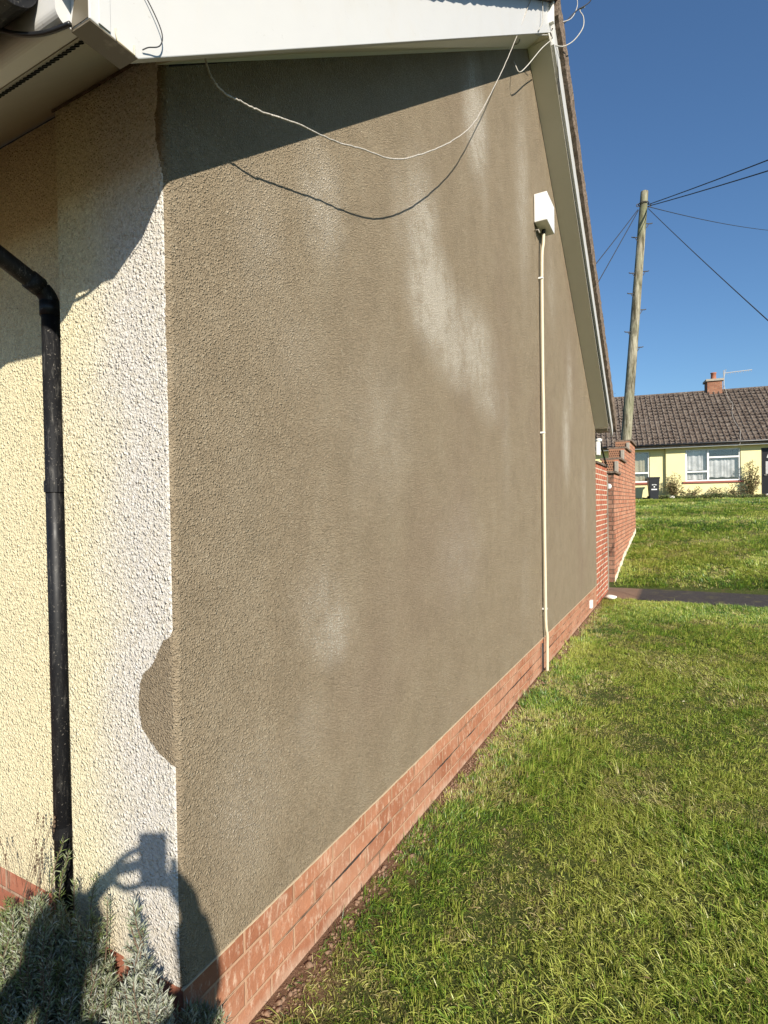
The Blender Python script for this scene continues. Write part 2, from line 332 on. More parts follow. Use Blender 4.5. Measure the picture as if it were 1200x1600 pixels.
# ------------------------------------------------------------ grass
def grassmat():
    t=NT('grass_blades'); a=t.n('Attribute',attribute_name='hue'); b=t.n('Attribute',attribute_name='tip')
    f=a.outputs['Fac']
    col=t.ramp(f,[(0,(.36,.25,.13)),(.09,(.52,.45,.22)),(.16,(.40,.36,.12)),(.27,(.50,.53,.11)),(.45,(.28,.395,.045)),(.65,(.140,.27,.028)),(.85,(.050,.135,.016)),(1,(.028,.085,.016))])
    col=t.mix(t.math('MULTIPLY',b.outputs['Fac'],.22),col,(.34,.36,.10,1))
    t.out(col,.40,None,.55)
    tr=t.n('BsdfTranslucent'); t.set(tr.inputs[0],t.mix(.5,col,(.22,.32,.03,1))); mx=t.n('MixShader'); mx.inputs[0].default_value=.33
    t.set(mx.inputs[1],t.b.outputs[0]); t.set(mx.inputs[2],tr.outputs[0]); t.t.links.new(mx.outputs[0],t.t.nodes['Material Output'].inputs[0])
    return t.m
M_grass=grassmat()
def blades(P,length,width,az,lean,hue,name,curl=.5,mat=None,parent=None):
    """P (n,3) roots; ribbons of 3 segments bending over"""
    n=len(P); d=np.stack([np.cos(az),np.sin(az),np.zeros(n)],-1); s=np.stack([-np.sin(az),np.cos(az),np.zeros(n)],-1)
    tw=rng.uniform(-.8,.8,n); s=s*np.cos(tw)[:,None]+np.array([0,0,1.])*np.sin(tw)[:,None]
    V=np.zeros((n,7,3)); pos=P.copy(); el=np.pi/2-lean*.5; seg=length/3
    ws=[1,.9,.65]
    for k in range(3):
        V[:,2*k]=pos-s*(width*ws[k]/2)[:,None]; V[:,2*k+1]=pos+s*(width*ws[k]/2)[:,None]
        stp=d*(np.cos(el)*seg)[:,None]; stp[:,2]+=np.sin(el)*seg; pos=pos+stp; el=el-lean*curl*.6
    V[:,6]=pos
    b=np.arange(n)*7; Qd=np.concatenate([np.stack([b,b+1,b+3,b+2],-1),np.stack([b+2,b+3,b+5,b+4],-1)]); T=np.stack([b+4,b+5,b+6],-1)
    hv=np.repeat(hue,7); tv=np.tile([0,0,.2,.2,.5,.5,1],n)
    return fastmesh(name,V.reshape(-1,3),Qd,T,mat or M_grass,{'hue':hv,'tip':tv},parent)
def lawn(name,x0,x1,y0,y1,dens,per,len_,wid,spread,mask):
    n=int((x1-x0)*(y1-y0)*dens); cx=rng.uniform(x0,x1,n); cy=rng.uniform(y0,y1,n)
    keep=mask(cx,cy); cx=cx[keep]; cy=cy[keep]; n=len(cx)
    flow=2*np.pi*fbm(cx,cy,.55,2)*1.6+.9; vig=fbm(cx+30,cy,1.6,3); tone=fbm(cx,cy+50,.9,3); dead=fbm(cx+9,cy-40,2.6,3)
    k=per; N=n*k; rep=lambda a:np.repeat(a,k)
    az=rep(flow+rng.normal(0,.7,n))+rng.normal(0,.6,N)
    P=np.stack([rep(cx)+rng.normal(0,spread,N),rep(cy)+rng.normal(0,spread,N),np.zeros(N)],-1); P[:,0]=np.maximum(P[:,0],.012+rng.random(N)*.02) if x0>=0 else P[:,0]
    P[:,2]=zg(P[:,0],P[:,1])-.004
    thick=rep(np.clip(rng.normal(1,.25,n),.5,1.7))
    ln=len_*(.45+1.05*rep(vig))*rng.uniform(.45,1.25,N)*thick; wd=wid*rng.uniform(.6,1.5,N)*thick**.5
    lean=np.clip(rep(rng.normal(1.2,.5,n))+rng.normal(0,.4,N),.1,2.6)
    hue=.54+rep((tone-.5)*1.3+rng.normal(0,.17,n))+rng.normal(0,.17,N)
    hue=np.maximum(hue,.20+.08*rng.random(N))
    dd=rep((dead>.59).astype(float)*(rng.random(n)<.65)); dd=np.maximum(dd,(rng.random(N)<.05)); hue=np.where(dd>0,rng.uniform(0,.30,N),hue)
    ln=np.where(rep(dead>.62),ln*.65,ln)
    return P,ln,wd,az,lean,np.clip(hue,0,1)
sets=[]
def edge(cx,cy): # bare soil strip beside the wall
    b=-.01+.13*fbm(cx*0+2,cy,1.7,3)+.05*(fbm(cx*0+2,cy,9,2)-.3)
    return (cx>b)|(rng.random(len(cx))<.10)
def vis(cx,cy,mrg): # where the lawn is thick: in front of the camera, with a margin to the right
    return cx<1.15+.115*(cy+.95)+mrg
sets.append(lawn('a',0,1.9,-.1,2.6,2000,14,.043,.0024,.013,lambda x,y:edge(x,y)&vis(x,y,.25)))
sets.append(lawn('b',0,2.3,2.6,5.2,1350,13,.044,.0030,.015,lambda x,y:edge(x,y)&vis(x,y,.25)))
sets.append(lawn('c',0,2.7,5.2,8.0,800,13,.046,.0040,.019,lambda x,y:edge(x,y)&vis(x,y,.25)))
sets.append(lawn('m',1.2,5.5,-1.9,8.0,230,13,.050,.0055,.03,lambda x,y:~vis(x,y,.25)))
sets.append(lawn('m2',.1,1.5,-1.9,-.1,300,12,.05,.004,.02,lambda x,y:x>.1))
for a_ in ((0,1.9,-.1,2.6,2600,9,.020,.0030,.012,.25),(0,2.3,2.6,5.2,1300,9,.024,.0040,.016,.25),(0,2.7,5.2,8.0,600,9,.026,.0055,.02,.25)):
    P_,l_,w_,z_,n_,h_=lawn('t',*a_[:9],lambda x,y:edge(x,y)&vis(x,y,.2)); h_=np.clip(h_*.95-.03+rng.normal(0,.12,len(h_)),0,1); sets.append((P_,l_,w_,z_,n_,h_))
args=[np.concatenate([s[i] for s in sets]) for i in range(6)]
g1=blades(*args,name='near_lawn_grass'); tag(g1,'short green grass of the near lawn beside the grey brown gable','grass',kind='stuff')
sets=[lawn('d',.06,4.0,9.17,14,420,13,.060,.0080,.030,lambda x,y:(y>9.2+.07*np.maximum(x,0))),
      lawn('e',-3.5,5.2,14,20,210,12,.062,.0130,.045,lambda x,y:x>-9),
      lawn('f',-2.5,6.5,20,27.4,130,12,.065,.0180,.06,lambda x,y:y<26.6+.155*x),
      lawn('g',4.0,9,9.3,20,25,12,.06,.014,.05,lambda x,y:x>0)]
args=[np.concatenate([s[i] for s in sets]) for i in range(6)]
g2=blades(*args,name='sloping_lawn_grass'); tag(g2,'green grass of the bank rising beyond the path to the cream bungalow','grass',kind='stuff')

# ------------------------------------------------------------ the near bungalow
H=thing('bungalow','near bungalow with grey brown roughcast gable, brick plinth and white bargeboards','house',(0,0,0))
RY,RZ=3.615,4.89
MB().prism([(.02,0),(7.35,0),(7.35,2.175),(RY,RZ),(.02,2.265)],'x',-.25,0).build('gable_wall',M_rough,H)
pier=MB().prism([(-.43,.0199),(-.43,0)]+[(-.0185+.0185*math.sin(a),.0185-.0185*math.cos(a)) for a in [k*math.pi/18 for k in range(10)]]+[(0,.0199)],'z',0,2.298); pier.build('front_pier',M_rough,H)
MB().box((-9,.055,0),(-.43,.25,2.34)).build('front_wall',M_rough,H)
MB().box((-9,7.1,0),(-.25,7.35,2.2)).build('rear_wall',M_rough,H)
MB().prism([(.008,-.40),(7.35,-.40),(7.35,-.0015),(.008,-.0015)],'x',-.24,-.005).build('gable_plinth',M_plinth,H)
MB().box((-.43,.008,-.40),(-.2401,.24,-.0015)).box((-.24,.0072,-.40),(-.0055,.0079,-.0015)).box((-9,.063,-.40),(-.43,.24,-.0015)).build('front_plinth',M_plinthf,H)
# pale drip edge under the render and the split bed joint
t=MB()
yy=.0
while yy<7.35:
    a=yy; b=min(7.35,yy+.06); o=.002*random.random(); t.box((-.004,a,-.0035-o),(.0030+o*.6,b,-.0002)); yy=b
t.build('render_edge',plain('render_edge_lime',(.46,.36,.24),.9,.3,30),H)
bn=MB().prism([(-.312,2.058),(-.211,2.055),(3.71,4.963),(3.71,5.20),(-.312,2.225)],'x',.155,.18).box((.126,-.312,2.058),(.1549,-.215,2.18)).build('bargeboard',M_pvc,H,bevel=.002)
bn['label']='bargeboard on the near slope, with its mossy box end'
MB().box((.127,-.311,2.0545),(.1795,-.2125,2.0575)).add([(.128,-.3130,2.06),(.178,-.3130,2.06),(.178,-.3130,2.13),(.150,-.3130,2.15)],[(0,1,2,3)]).build('box_end_edge',M_dirtypvc,H)
MB().prism([(3.71,4.86),(7.616,2.10),(7.63,2.30),(3.71,5.20)],'x',.178,.203).build('bargeboard',M_pvc,H,bevel=.002)
# sloping soffit boards under the verge and eaves
def slab(y0,z0,y1,z1,x0,x1,th_): return MB().prism([(y0,z0),(y1,z1),(y1,z1+th_),(y0,z0+th_)],'x',x0,x1)
def ruled(pts,xo=.1545):
    t=MB(); v=[]
    for (y,zi,zo) in pts: v+=[(.0015,y,zi),(xo,y,zo),(xo,y,zo+.012),(.0015,y,zi+.012)]
    f=[(0,1,2,3),(4,7,6,5),(0,4,5,1),(1,5,6,2),(2,6,7,3),(3,7,4,0)]
    return t.add(v,f).build('verge_soffit',M_verge_soffit,H)
BZ=lambda y: 2.21+.742*y if y<3.71 else 4.86-.7066*(y-3.71)
ruled([(-.02,2.242,BZ(-.02)+.012),(3.66,RZ-.02,BZ(3.66)+.006)])
MB().box((.002,3.60,4.885),(.177,3.75,4.93)).build('apex_board',M_verge_soffit,H)
ruled([(3.66,RZ-.02,4.882),(7.34,2.19,2.205)],.1775)
MB().prism([(7.33,2.19),(7.36,2.16),(7.60,2.16),(7.60,2.2),(7.34,2.21)],'x',.0015,.1575).build('eaves_box',M_dirtypvc,H)
# front eaves soffit z = 2.30+.82y
MB().prism([(-.295,2.058),(-.02,2.284),(-.02,2.296),(-.295,2.070)],'x',-9,.1255).build('eaves_soffit',M_soffit,H)
MB().prism([(-.0199,2.284),(.06,2.350),(.06,2.362),(-.0199,2.296)],'x',-9,-.005).build('eaves_soffit',M_soffit,H)
t=MB()
for i in range(70):
    x=.105-i*.013; t.prism([(-.284,2.0663),(-.266,2.0811),(-.266,2.0790),(-.284,2.0640)],'x',x,x+.0038)
t.build('soffit_vent',plain('vent_slots',(.015,.013,.01),.9),H)
MB().prism([(-.0105,2.2835),(-.0105,2.2935),(-.004,2.2990),(-.004,2.2885)],'x',-.43,-.004).build('soffit_joint',M_mortar,H)
# bullnose fascia
pr=[(-.296,2.06)]+[(-.318-.022*math.sin(a),2.082-.022*math.cos(a)) for a in [k*math.pi/16 for k in range(9)]]+[(-.340,2.20),(-.296,2.20)]
MB().prism(pr,'x',-9,.1255).build('fascia',M_pvc,H,smooth=False)
# gutter (half round, black)
t=MB(); cy_,cz_,r1,r2=-.396,2.122,.054,.050; prof=[(cy_+r1*math.cos(a),cz_+r1*math.sin(a)) for a in [math.pi+k*math.pi/14 for k in range(15)]]+[(cy_+r2*math.cos(a),cz_+r2*math.sin(a)) for a in [2*math.pi-k*math.pi/14 for k in range(15)]]
t.prism(prof,'x',-9,.075); t.prism(prof[:15],'x',.0755,.080)
t.build('gutter',M_pipe,H)
# roof: plain slab with raised tile courses and verge
def roofslab(y0,z0,y1,z1,x0,x1,th_,n,name):
    t=MB(); d=Vector((0,y1-y0,z1-z0)); ln=d.length; d/=ln; nrm=Vector((0,-d.z,d.y)); 
    if nrm.z<0: nrm=-nrm
    for i in range(n):
        a=ln*i/n; b=ln*(i+1)/n
        p0=Vector((0,y0,z0))+d*a; p1=Vector((0,y0,z0))+d*b
        hi=.030; lo=.012
        q=[p0,p1,p1+nrm*(th_+lo),p0+nrm*(th_+hi)]
        t.prism([(v.y,v.z) for v in q],'x',x0,x1)
    return t.build(name,M_tile,H)
roofslab(-.40,2.165,3.70,5.205,-9,.235,.012,15,'roof')
roofslab(7.72,2.29,3.705,5.205,-9,.235,.012,15,'roof')
# verge mortar and undercloak, lumpy
def verge(y0,z0,y1,z1,name,dn=.010):
    t=MB(); n=120
    ring=[]
    for i in range(n+1):
        f=i/n; y=y0+(y1-y0)*f; z=z0+(z1-z0)*f; j=lambda s:(random.random()-.5)*s
        ring.append([(.181,y,z-dn+j(.006)),(.240+j(.008),y,z-dn+.004+j(.010)),(.252+j(.008),y,z+.022+j(.008)),(.246+j(.010),y,z+.052+j(.008)),(.181,y,z+.05)])
    v=[p for r_ in ring for p in r_]; fs=[]
    for i in range(n):
        for k in range(5): k2=(k+1)%5; fs.append((i*5+k,i*5+k2,(i+1)*5+k2,(i+1)*5+k))
    fs+= [(0,1,2,3,4),tuple(n*5+k for k in range(5))]
    t.add(v,fs); return t.build(name,M_mortar,H,smooth=False)
verge(-.38,2.18,3.70,5.205,'verge'); verge(7.70,2.305,3.70,5.205,'verge',.135)
# downpipe
dp=MB().tube([(-.502,.016,1.775),(-.502,.016,-.30)],.0235,20).build('downpipe',M_pipe,H,smooth=True)
OUT=(-.93,-.375,2.10)
MB().tube(spline([(-.502,.016,1.76),(-.502,.014,1.79),(-.502,-.006,1.815),(-.502,-.045,1.835),(-.502,-.345,1.975),(-.502,-.385,2.01),(-.502,-.392,2.085)],6),.0245,20).build('swan_neck',M_pipe,dp,smooth=True)
MB().tube([(-.502,.016,1.785),(-.502,.016,1.745)],.0275,20).build('collar',M_pipe,dp,smooth=True)
MB().tube([(-.502,-.012,1.819),(-.502,-.042,1.833)],.0275,20).build('collar',M_pipe,dp,smooth=True)
for z in (1.272,.272):
    MB().tube([(-.502,.016,z),(-.502,.016,z-.033)],.0272,20).box((-.535,.030,z-.028),(-.469,.0548,z-.006)).build('bracket',M_pipe,dp)
MB().tube(spline([(-.18,-.362,2.17),(-.06,-.358,2.11),(.02,-.350,2.068),(.08,-.335,2.055),(.135,-.318,2.062)],8),.0045,8).build('eaves_cable',M_black,H,smooth=True)
# small white cover plate on the plinth
MB().box((-.004,6.66,-.21),(.03,6.76,-.11)).build('vent_cover',M_box,H,bevel=.004)

tag(MB().tube(spline([(.183,-.235,2.20),(.186,-.20,2.185),(.190,-.165,2.14),(.192,-.170,2.105),(.188,-.195,2.085),(.184,-.205,2.075)],6),.0012,5).build('loose_wire',M_dcable,H,smooth=True),None,None)
MB().tube([(.182,-.262,2.075),(.186,-.262,2.052),(.186,-.225,2.050),(.182,-.222,2.072)],.0016,5).build('wire_clip',M_conduit,H,smooth=True)
MB().box((.1805,-.2955,2.060),(.1830,-.272,2.222)).build('joint_strip',M_pvc,H,bevel=.001)
# ------------------------------------------------------------ junction box with its conduit
J=thing('junction_box','white box high on the gable wall with a cream conduit running down','junction box',(0,3.955,3.53))
MB().box((.004,-.15,0),(.112,.15,.235)).build('case',M_box,J,bevel=.006)
MB().tube([(.045,.02,.004),(.045,.02,-.035)],.018,12).build('gland',M_black,J,smooth=True)
cpts=[(.045,.02,-.03),(.04,.02,-.12),(.028,.015,-.3),(.026,.01,-1.2),(.028,.012,-1.6),(.026,.008,-2.4),(.028,.0,-3.2),(.030,.0,-3.42),(.036,.015,-3.50),(.034,.022,-3.6),(.033,.018,-3.85)]
MB().tube(spline(cpts,6),.0135,12).build('conduit',M_conduit,J,smooth=True)
for z in (-.42,-1.75,-3.28): MB().box((.001,-.006,z),(.040,.024,z+.014)).build('clip',M_box,J)
MB().tube([(.012,-.06,-3.56),(.012,-.06,-3.86)],.006,8).build('earth_wire',M_dcable,J,smooth=True)
# wall bracket stub just under the box
MB().tube([(.001,-.13,-.06),(.035,-.13,-.06),(.045,-.13,-.09)],.006,6).build('hook',M_concrete,J,smooth=True)

# ------------------------------------------------------------ hanging cables
def wire(name,label,pts,r,mat=M_cable,n=6,cat='cable',group=None,jit=0):
    P=spline(pts,n)
    if jit: P=[p+Vector([(random.random()-.5)*jit for _ in range(3)]) for p in P]
    o=MB().tube(P,r,6).build(name,mat,None,smooth=True); return tag(o,label,cat,group)

wire('slack_cable','grey slack cable sagging across the top of the roughcast gable',[(.1,.041,2.262),(.1,.059,2.229),(.105,.096,2.213),(.11,.147,2.222),(.12,.221,2.236),(.13,.347,2.279),(.135,.538,2.335),(.155,.704,2.390),(.165,.926,2.473),(.178,1.192,2.642),(.17,1.518,2.878),(.16,1.824,3.138),(.16,2.166,3.526),(.17,2.551,4.026),(.19,2.978,4.647),(.205,3.06,4.83),(.20,3.12,5.02)],.0026,plain('flaking_cable',(.40,.37,.33),.8,.95,170,.1,.003,90),9,jit=.0026)
wire('apex_cable','thin cable dropping from the apex bargeboard to a hook on the gable',[(.19,3.30,5.03),(.195,3.33,4.90),(.205,3.28,4.72),(.19,3.22,4.62),(.15,3.30,4.66),(.19,3.52,4.80)],.0035,M_cable)
wire('apex_cable','pale cable looping under the apex soffit beside the gable hook',[(.19,3.66,4.86),(.17,3.40,4.62),(.13,3.12,4.32),(.09,3.05,4.24),(.05,3.10,4.33),(.01,3.20,4.45)],.0038,M_cable)
t=MB().tube([(0,3.02,4.42),(.03,3.02,4.43),(.075,3.03,4.45)],.006,6).tube([(.075+.022*math.cos(a),3.03,4.45+.022*math.sin(a)) for a in [k*math.pi/6 for k in range(13)]],.005,6)
tag(t.build('eye_hook',M_cable,None,smooth=True),'small metal eye hook screwed in the gable below the apex','hook')
t=thing('drop_wire','telephone drop wire with grey loops clamped to the apex bargeboard','wire',(.185,3.72,5.0))
def dw(name,pts,r,mat): return MB().tube(spline([(x-.185,y-3.72,z-5.0) for x,y,z in pts],6),r,6).build(name,mat,t,smooth=True)
dw('clamped_wire',[(.19,3.70,4.98),(.215,3.82,5.06),(.27,3.90,5.16),(.34,3.94,5.24),(.42,3.99,5.30),(.62,4.3,5.62),(1.6,6.6,7.4)],.0045,M_dcable)
dw('clamped_wire',[(.19,3.70,5.02),(.22,3.80,5.09),(.30,3.91,5.17),(.345,3.95,5.28),(.36,3.95,5.42),(.5,4.1,5.8)],.0035,M_cable)
dw('loop',[(.20,3.75,4.88),(.25,3.86,4.93),(.32,3.93,5.00),(.385,3.965,5.10),(.39,3.97,5.19),(.365,3.955,5.245),(.40,3.98,5.275)],.0045,M_cable)
dw('loop',[(.185,3.68,4.93),(.20,3.78,4.86),(.205,3.86,4.74),(.20,3.93,4.60),(.19,3.90,4.74),(.19,3.80,4.92),(.195,3.72,5.04)],.003,M_dcable)
MB().box((-.012,-.09,-.02),(.030,-.055,.12)).tube([(.02,-.07,.13),(.02,-.07,.19)],[.016,.004],8).build('insulator',M_box,t,bevel=.003)

# ------------------------------------------------------------ brick walls beyond the gable
g=tag(MB().box((-.25,7.355,-.75),(-.001,8.62,1.72)).build('brick_wall',M_house_brick),'short orange brick wall with bright mortar against the far end of the gable','wall')
MB().box((-.27,7.36,1.7205),(.022,8.64,1.75)).build('coping',M_tile,g)
tag(MB().tube(spline([(-.02,7.50,2.10),(.02,7.75,2.0),(.02,8.30,1.78),(.02,8.42,1.72)],4),.014,8).build('sloping_pipe',M_black,None,smooth=True),'black pipe sloping down to the coping of the orange brick wall','pipe')
q=thing('bulkhead_lamp','small white lamp fixed at the far corner of the gable under the eaves','lamp',(.0,7.46,1.93))
MB().box((0,-.06,-.10),(.05,.06,.09)).build('casing',M_box,q,bevel=.01)
MB().tube([(.03,0,.09),(.03,0,.105),(.03,0,.13),(.03,0,.14)],[.03,.045,.045,.02],12).build('cap',M_box,q,smooth=True)
tag(MB().box((-.10,8.80,-.30),(-.012,8.885,1.62)).build('gate_post',plain('grey_weathered_timber',(.26,.22,.17),.9,.4,14,.1,.004,40),bevel=.004),'thin weathered grey gate post between the orange wall and the stepped wall','post')
SW=thing('stepped_garden_wall','old weathered brick garden wall climbing the bank in steps','wall',(0,9.35,-.3))
st=[(9.35,10.2,1.655),(10.2,11.35,1.945),(11.35,12.6,2.24),(12.6,14.02,2.50)]
poly=[(0,-.3)]+[(4.67,-.3)]
pts=[]
for a,b,z in st: pts+=[(a-9.35,z+.3),(b-9.35,z+.3)]
poly=[(0,-.35),(4.67,-.35)]+[p for p in reversed(pts)]
MB().prism(poly,'x',-.27,.03).build('brickwork',M_old_brick,SW)
MB().box((-.2695,-.0035,-.35),(.0295,-.0005,1.92)).build('wall_end',M_old_brickx,SW)
for i,(a,b,z) in enumerate(st):
    MB().box((-.300,a-9.35-(.04 if i==0 else .004)+.0,z+.301),(.066,b-9.35-.006,z+.338)).build('coping',M_mortar,SW,bevel=.004)
M_clay=plain('perforated_clay',(.33,.17,.10),.9,.3,30)
M_hole=plain('perforation',(.02,.012,.01),.95)
for i in range(1,4):
    a=st[i][0]-9.35; z0=st[i-1][2]+.335; z1=st[i][2]+.298
    pb=MB().box((-.268,a-.035,z0+.004),(-.045,a-.0045,z1)).build('perforated_brick',M_clay,SW)
    t=MB()
    for r_ in range(5):
        for c in range(6):
            x=-.250+c*.036+(.018 if r_%2 else 0); z=z0+.03+r_*.045
            if z<z1-.02 and x<-.06: t.add([(x+.011*math.cos(k*math.pi/3),a-.0365,z+.015*math.sin(k*math.pi/3)) for k in range(6)],[tuple(range(6))])
    t.build('holes',M_hole,pb)
    MB().box((-.044,a-.06,z0+.004),(.024,a-.0045,z1-.03)).build('mortar_lump',M_concrete,SW,bevel=.01)
t=MB().prism([(.4,-.3+.29)]+[(4.66,-.3+.62)],'x',0,0) if False else MB()
for i in range(60):
    y=.02+i*4.6/60; zz=float(zg(.05,9.35+y))+.3; hh=.06+.07*random.random(); 
    t.box((.0305,y,zz-.1),(.036+.01*random.random(),y+4.6/60,zz+hh))
t.build('limewashed_foot',plain('lime_footing',(.66,.60,.48),.95,.25,18,.1,.005,40),SW)
q=tag(MB().tube([(-.055,9.338,1.43),(-.055,9.325,1.43),(-.055,9.318,1.43)],[.05,.046,.02],16).build('round_plate',M_box,None,smooth=True),'small white round plate on the end of the stepped brick wall','plate')

# ------------------------------------------------------------ far bungalow
FH=thing('bungalow','distant cream bungalow with brown tiled roof and brick chimney on the rise','house',(2.613,28.295,0),math.atan2(.154,.988))
X0,X1=-11,9
# wall built as panels round the window openings; right-hand part stands proud
def panel(a,b,z0,z1,y=0): return (a,y,z0),(b,y+.28,z1)
t=MB()
YL=.14
for a,b,z0,z1,y in [(X0,-4.7,1.28,3.56,YL),(-4.7,-2.97,1.28,2.0,YL),(-4.7,-2.97,3.45,3.56,YL),(-2.97,-2.3,1.28,3.56,YL),
                    (-2.3,-1.50,1.281,3.56,0),(-1.50,.69,1.281,1.99,0),(-1.50,.69,3.45,3.56,0),(.69,1.47,1.281,3.56,0),(1.47,2.5,3.40,3.56,0),(2.5,X1,1.281,3.56,0)]:
    t.box(*panel(a,b,z0,z1,y))
t.build('wall',M_cream,FH)
MB().box((X0,.10,.9),(-2.3,.42,1.279)).box((-2.3,-.012,.9),(1.47,.28,1.279)).box((1.47,-.35,.9),(2.5,.30,1.30)).box((2.5,-.012,.9),(X1,.28,1.279)).build('plinth',brick('far_plinth_brick',(.26,.09,.05,1),(.34,.14,.09,1),(.30,.22,.17,1),axes='xz'),FH)
MB().box((X0,6.6,.9),(X1,6.9,3.5)).box((X0,.4,.9),(X0+.25,6.6,3.5)).box((X1-.25,.4,.9),(X1,6.6,3.5)).build('rear_walls',M_cream,FH)
MB().box((X0,.45,1.29),(X1,6.5,1.31)).build('floor',plain('dark_floor',(.05,.04,.03),.9),FH)
MB().box((X0-.1,-.30,3.561),(X1+.1,.4,3.585)).box((X0-.1,-.32,3.53),(X1+.1,-.3001,3.63)).build('fascia',M_pvc,FH)
MB().tube([(X0-.1,-.40,3.685),(X1+.1,-.40,3.685)],.062,10).build('gutter',M_black,FH,smooth=True)
def glassmat():
    t=NT('window_glass'); gl=t.n('BsdfGlossy'); gl.inputs['Roughness'].default_value=.04; tr=t.n('BsdfTransparent'); mx=t.n('MixShader')
    mx.inputs[0].default_value=.10; t.set(mx.inputs[1],tr.outputs[0]); t.set(mx.inputs[2],gl.outputs[0]); t.t.links.new(mx.outputs[0],t.t.nodes['Material Output'].inputs[0]); return t.m
M_glass=glassmat(); M_white=plain('white_frame',(.80,.80,.78),.4,.04)
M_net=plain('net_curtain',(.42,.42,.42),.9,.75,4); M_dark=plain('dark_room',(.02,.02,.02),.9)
M_blind=plain('ochre_curtain',(.30,.27,.18),.9,.2,3)
def window(x0,x1,z0,z1,y,muntins,curt):
    W_=.055; f=MB().box((x0,y+.02,z0),(x1,y+.075,z0+W_)).box((x0,y+.02,z1-W_),(x1,y+.075,z1)).box((x0,y+.021,z0+W_),(x0+W_,y+.074,z1-W_)).box((x1-W_,y+.021,z0+W_),(x1,y+.074,z1-W_))
    for (a,b,c,d) in muntins: f.box((a,y+.012,c),(b,y+.072,d))
    fr=f.build('window',M_white,FH); MB().box((x0+.02,y+.05,z0+.02),(x1-.02,y+.054,z1-.02)).build('pane',M_glass,fr)
    for (a,b,c,d,mt) in curt:
        n=int((b-a)*26); vs=[];fs=[]
        for i in range(n+1):
            x=a+(b-a)*i/n; yy=y+.16+.022*math.sin(i*1.5+math.sin(i*.37)*2); vs+=[(x,yy,c+.02*math.sin(i*.6)),(x,yy,d)]
        for i in range(n): fs.append((2*i,2*i+2,2*i+3,2*i+1))
        mk('curtain',vs,fs,mt,fr,smooth=True)
    return fr
window(-1.49,.68,2.0,3.445,.02,[(-.62,-.545,2.056,3.389),(-1.434,-.6201,2.40,2.47),(-.5449,.624,3.03,3.10)],[(-1.42,-.64,2.50,3.38,M_net),(-1.42,-.64,2.07,2.36,M_net),(-.52,.62,2.16,3.02,M_net)])
window(-4.65,-2.98,2.01,3.445,YL+.02,[(-3.95,-3.88,2.066,3.389),(-3.8799,-3.036,2.42,2.49),(-4.59,-3.951,2.42,2.49)],[(-3.86,-3.06,2.5,3.38,M_blind),(-3.86,-3.06,2.08,2.40,M_blind),(-4.58,-3.97,2.08,3.38,M_blind)])
MB().box((-1.62,-.06,1.91),(.80,.10,1.995)).build('sill',plain('red_tile_sill',(.30,.10,.07),.6,.2,6),FH,bevel=.008)
MB().box((-4.8,YL-.06,1.91),(-2.86,YL+.10,2.005)).build('sill',plain('red_tile_sill_b',(.30,.10,.07),.6,.2,6),FH,bevel=.008)
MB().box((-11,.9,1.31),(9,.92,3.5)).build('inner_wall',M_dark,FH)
dr=MB().box((1.53,.10,1.33),(2.44,.15,3.36)).build('door',plain('black_door',(.012,.012,.014),.35,.2),FH,bevel=.004)
MB().box((1.47,.08,1.31),(1.528,.17,3.399)).box((2.442,.08,1.31),(2.5,.17,3.399)).box((1.5281,.08,3.362),(2.4419,.17,3.399)).build('door_frame',M_black,dr)
MB().prism([(1.70+.29+.29*math.cos(a),2.95+.29*math.sin(a)) for a in [k*math.pi/12 for k in range(13)]],'y',.09,.0995).build('fanlight',M_net,dr)
MB().box((1.66,.09,2.25),(1.95,.0995,2.80)).box((2.03,.09,2.25),(2.32,.0995,2.80)).build('glazing',M_net,dr)
MB().tube([(1.60,.095,2.2),(1.60,.04,2.2),(1.70,.04,2.2)],.012,6).build('handle',M_cable,dr)
MB().box((1.62,-.10,1.302),(1.95,.06,1.37)).build('doorstep',M_box,FH)
# tiled roof with rolls and stepped courses (real relief)
def bigroof():
    sl=Vector((0,3.93,2.97)); ln=sl.length; d=sl/ln; nrm=Vector((0,-d.z,d.y)); rows=17; cw=.222; ncol=int((X1-X0+.2)/cw); u=10
    us=np.arange(ncol*u+1)/u; xs_=X0-.1+us*cw; ph=us%1.0
    prof=.068*np.exp(-((ph-.30)/.16)**2)-.020*np.exp(-((ph-.62)/.08)**2)
    V=[];Qd=[]
    rl=ln/rows
    for r_ in range(rows):
        colj=_tab[r_*7%256,(np.floor(us).astype(int)*3)%256]
        for k,(f,lift) in enumerate([(0,-.006),(0.0,.052),(.55,.030),(1.0,.004)]):
            a=(r_+f)*rl + (colj-.5)*.005*(k<2); h=prof*(1.0)+lift+(colj-.5)*.004
            P=np.stack([xs_, -.42+d.y*a+nrm.y*h, 3.66+d.z*a+nrm.z*h],-1); V.append(P)
    V=np.concatenate(V); n=len(us); nr=rows*4; i=np.arange(n-1)
    for r_ in range(nr-1): Qd.append(np.stack([r_*n+i,r_*n+i+1,(r_+1)*n+i+1,(r_+1)*n+i],-1))
    return V,np.concatenate(Qd)
V,Qd=bigroof(); rf=fastmesh('roof',V,Qd,np.zeros((0,3),int),M_tile,parent=FH)
MB().prism([(-.40,3.60),(3.50,6.56),(3.52,6.62),(7.4,3.66),(7.4,3.60),(3.5,6.50),(-.3,3.57)],'x',X0-.08,X1+.08).build('roof_deck',M_tile,FH)
t=MB()
for i in range(46):
    x=X0-.1+i*.44; t.prism([(3.50+.13*math.cos(a),6.585+.10*math.sin(a)) for a in [k*math.pi/8 for k in range(9)]],'x',x,x+.432+.0*random.random())
t.build('ridge_tiles',M_tile,rf)
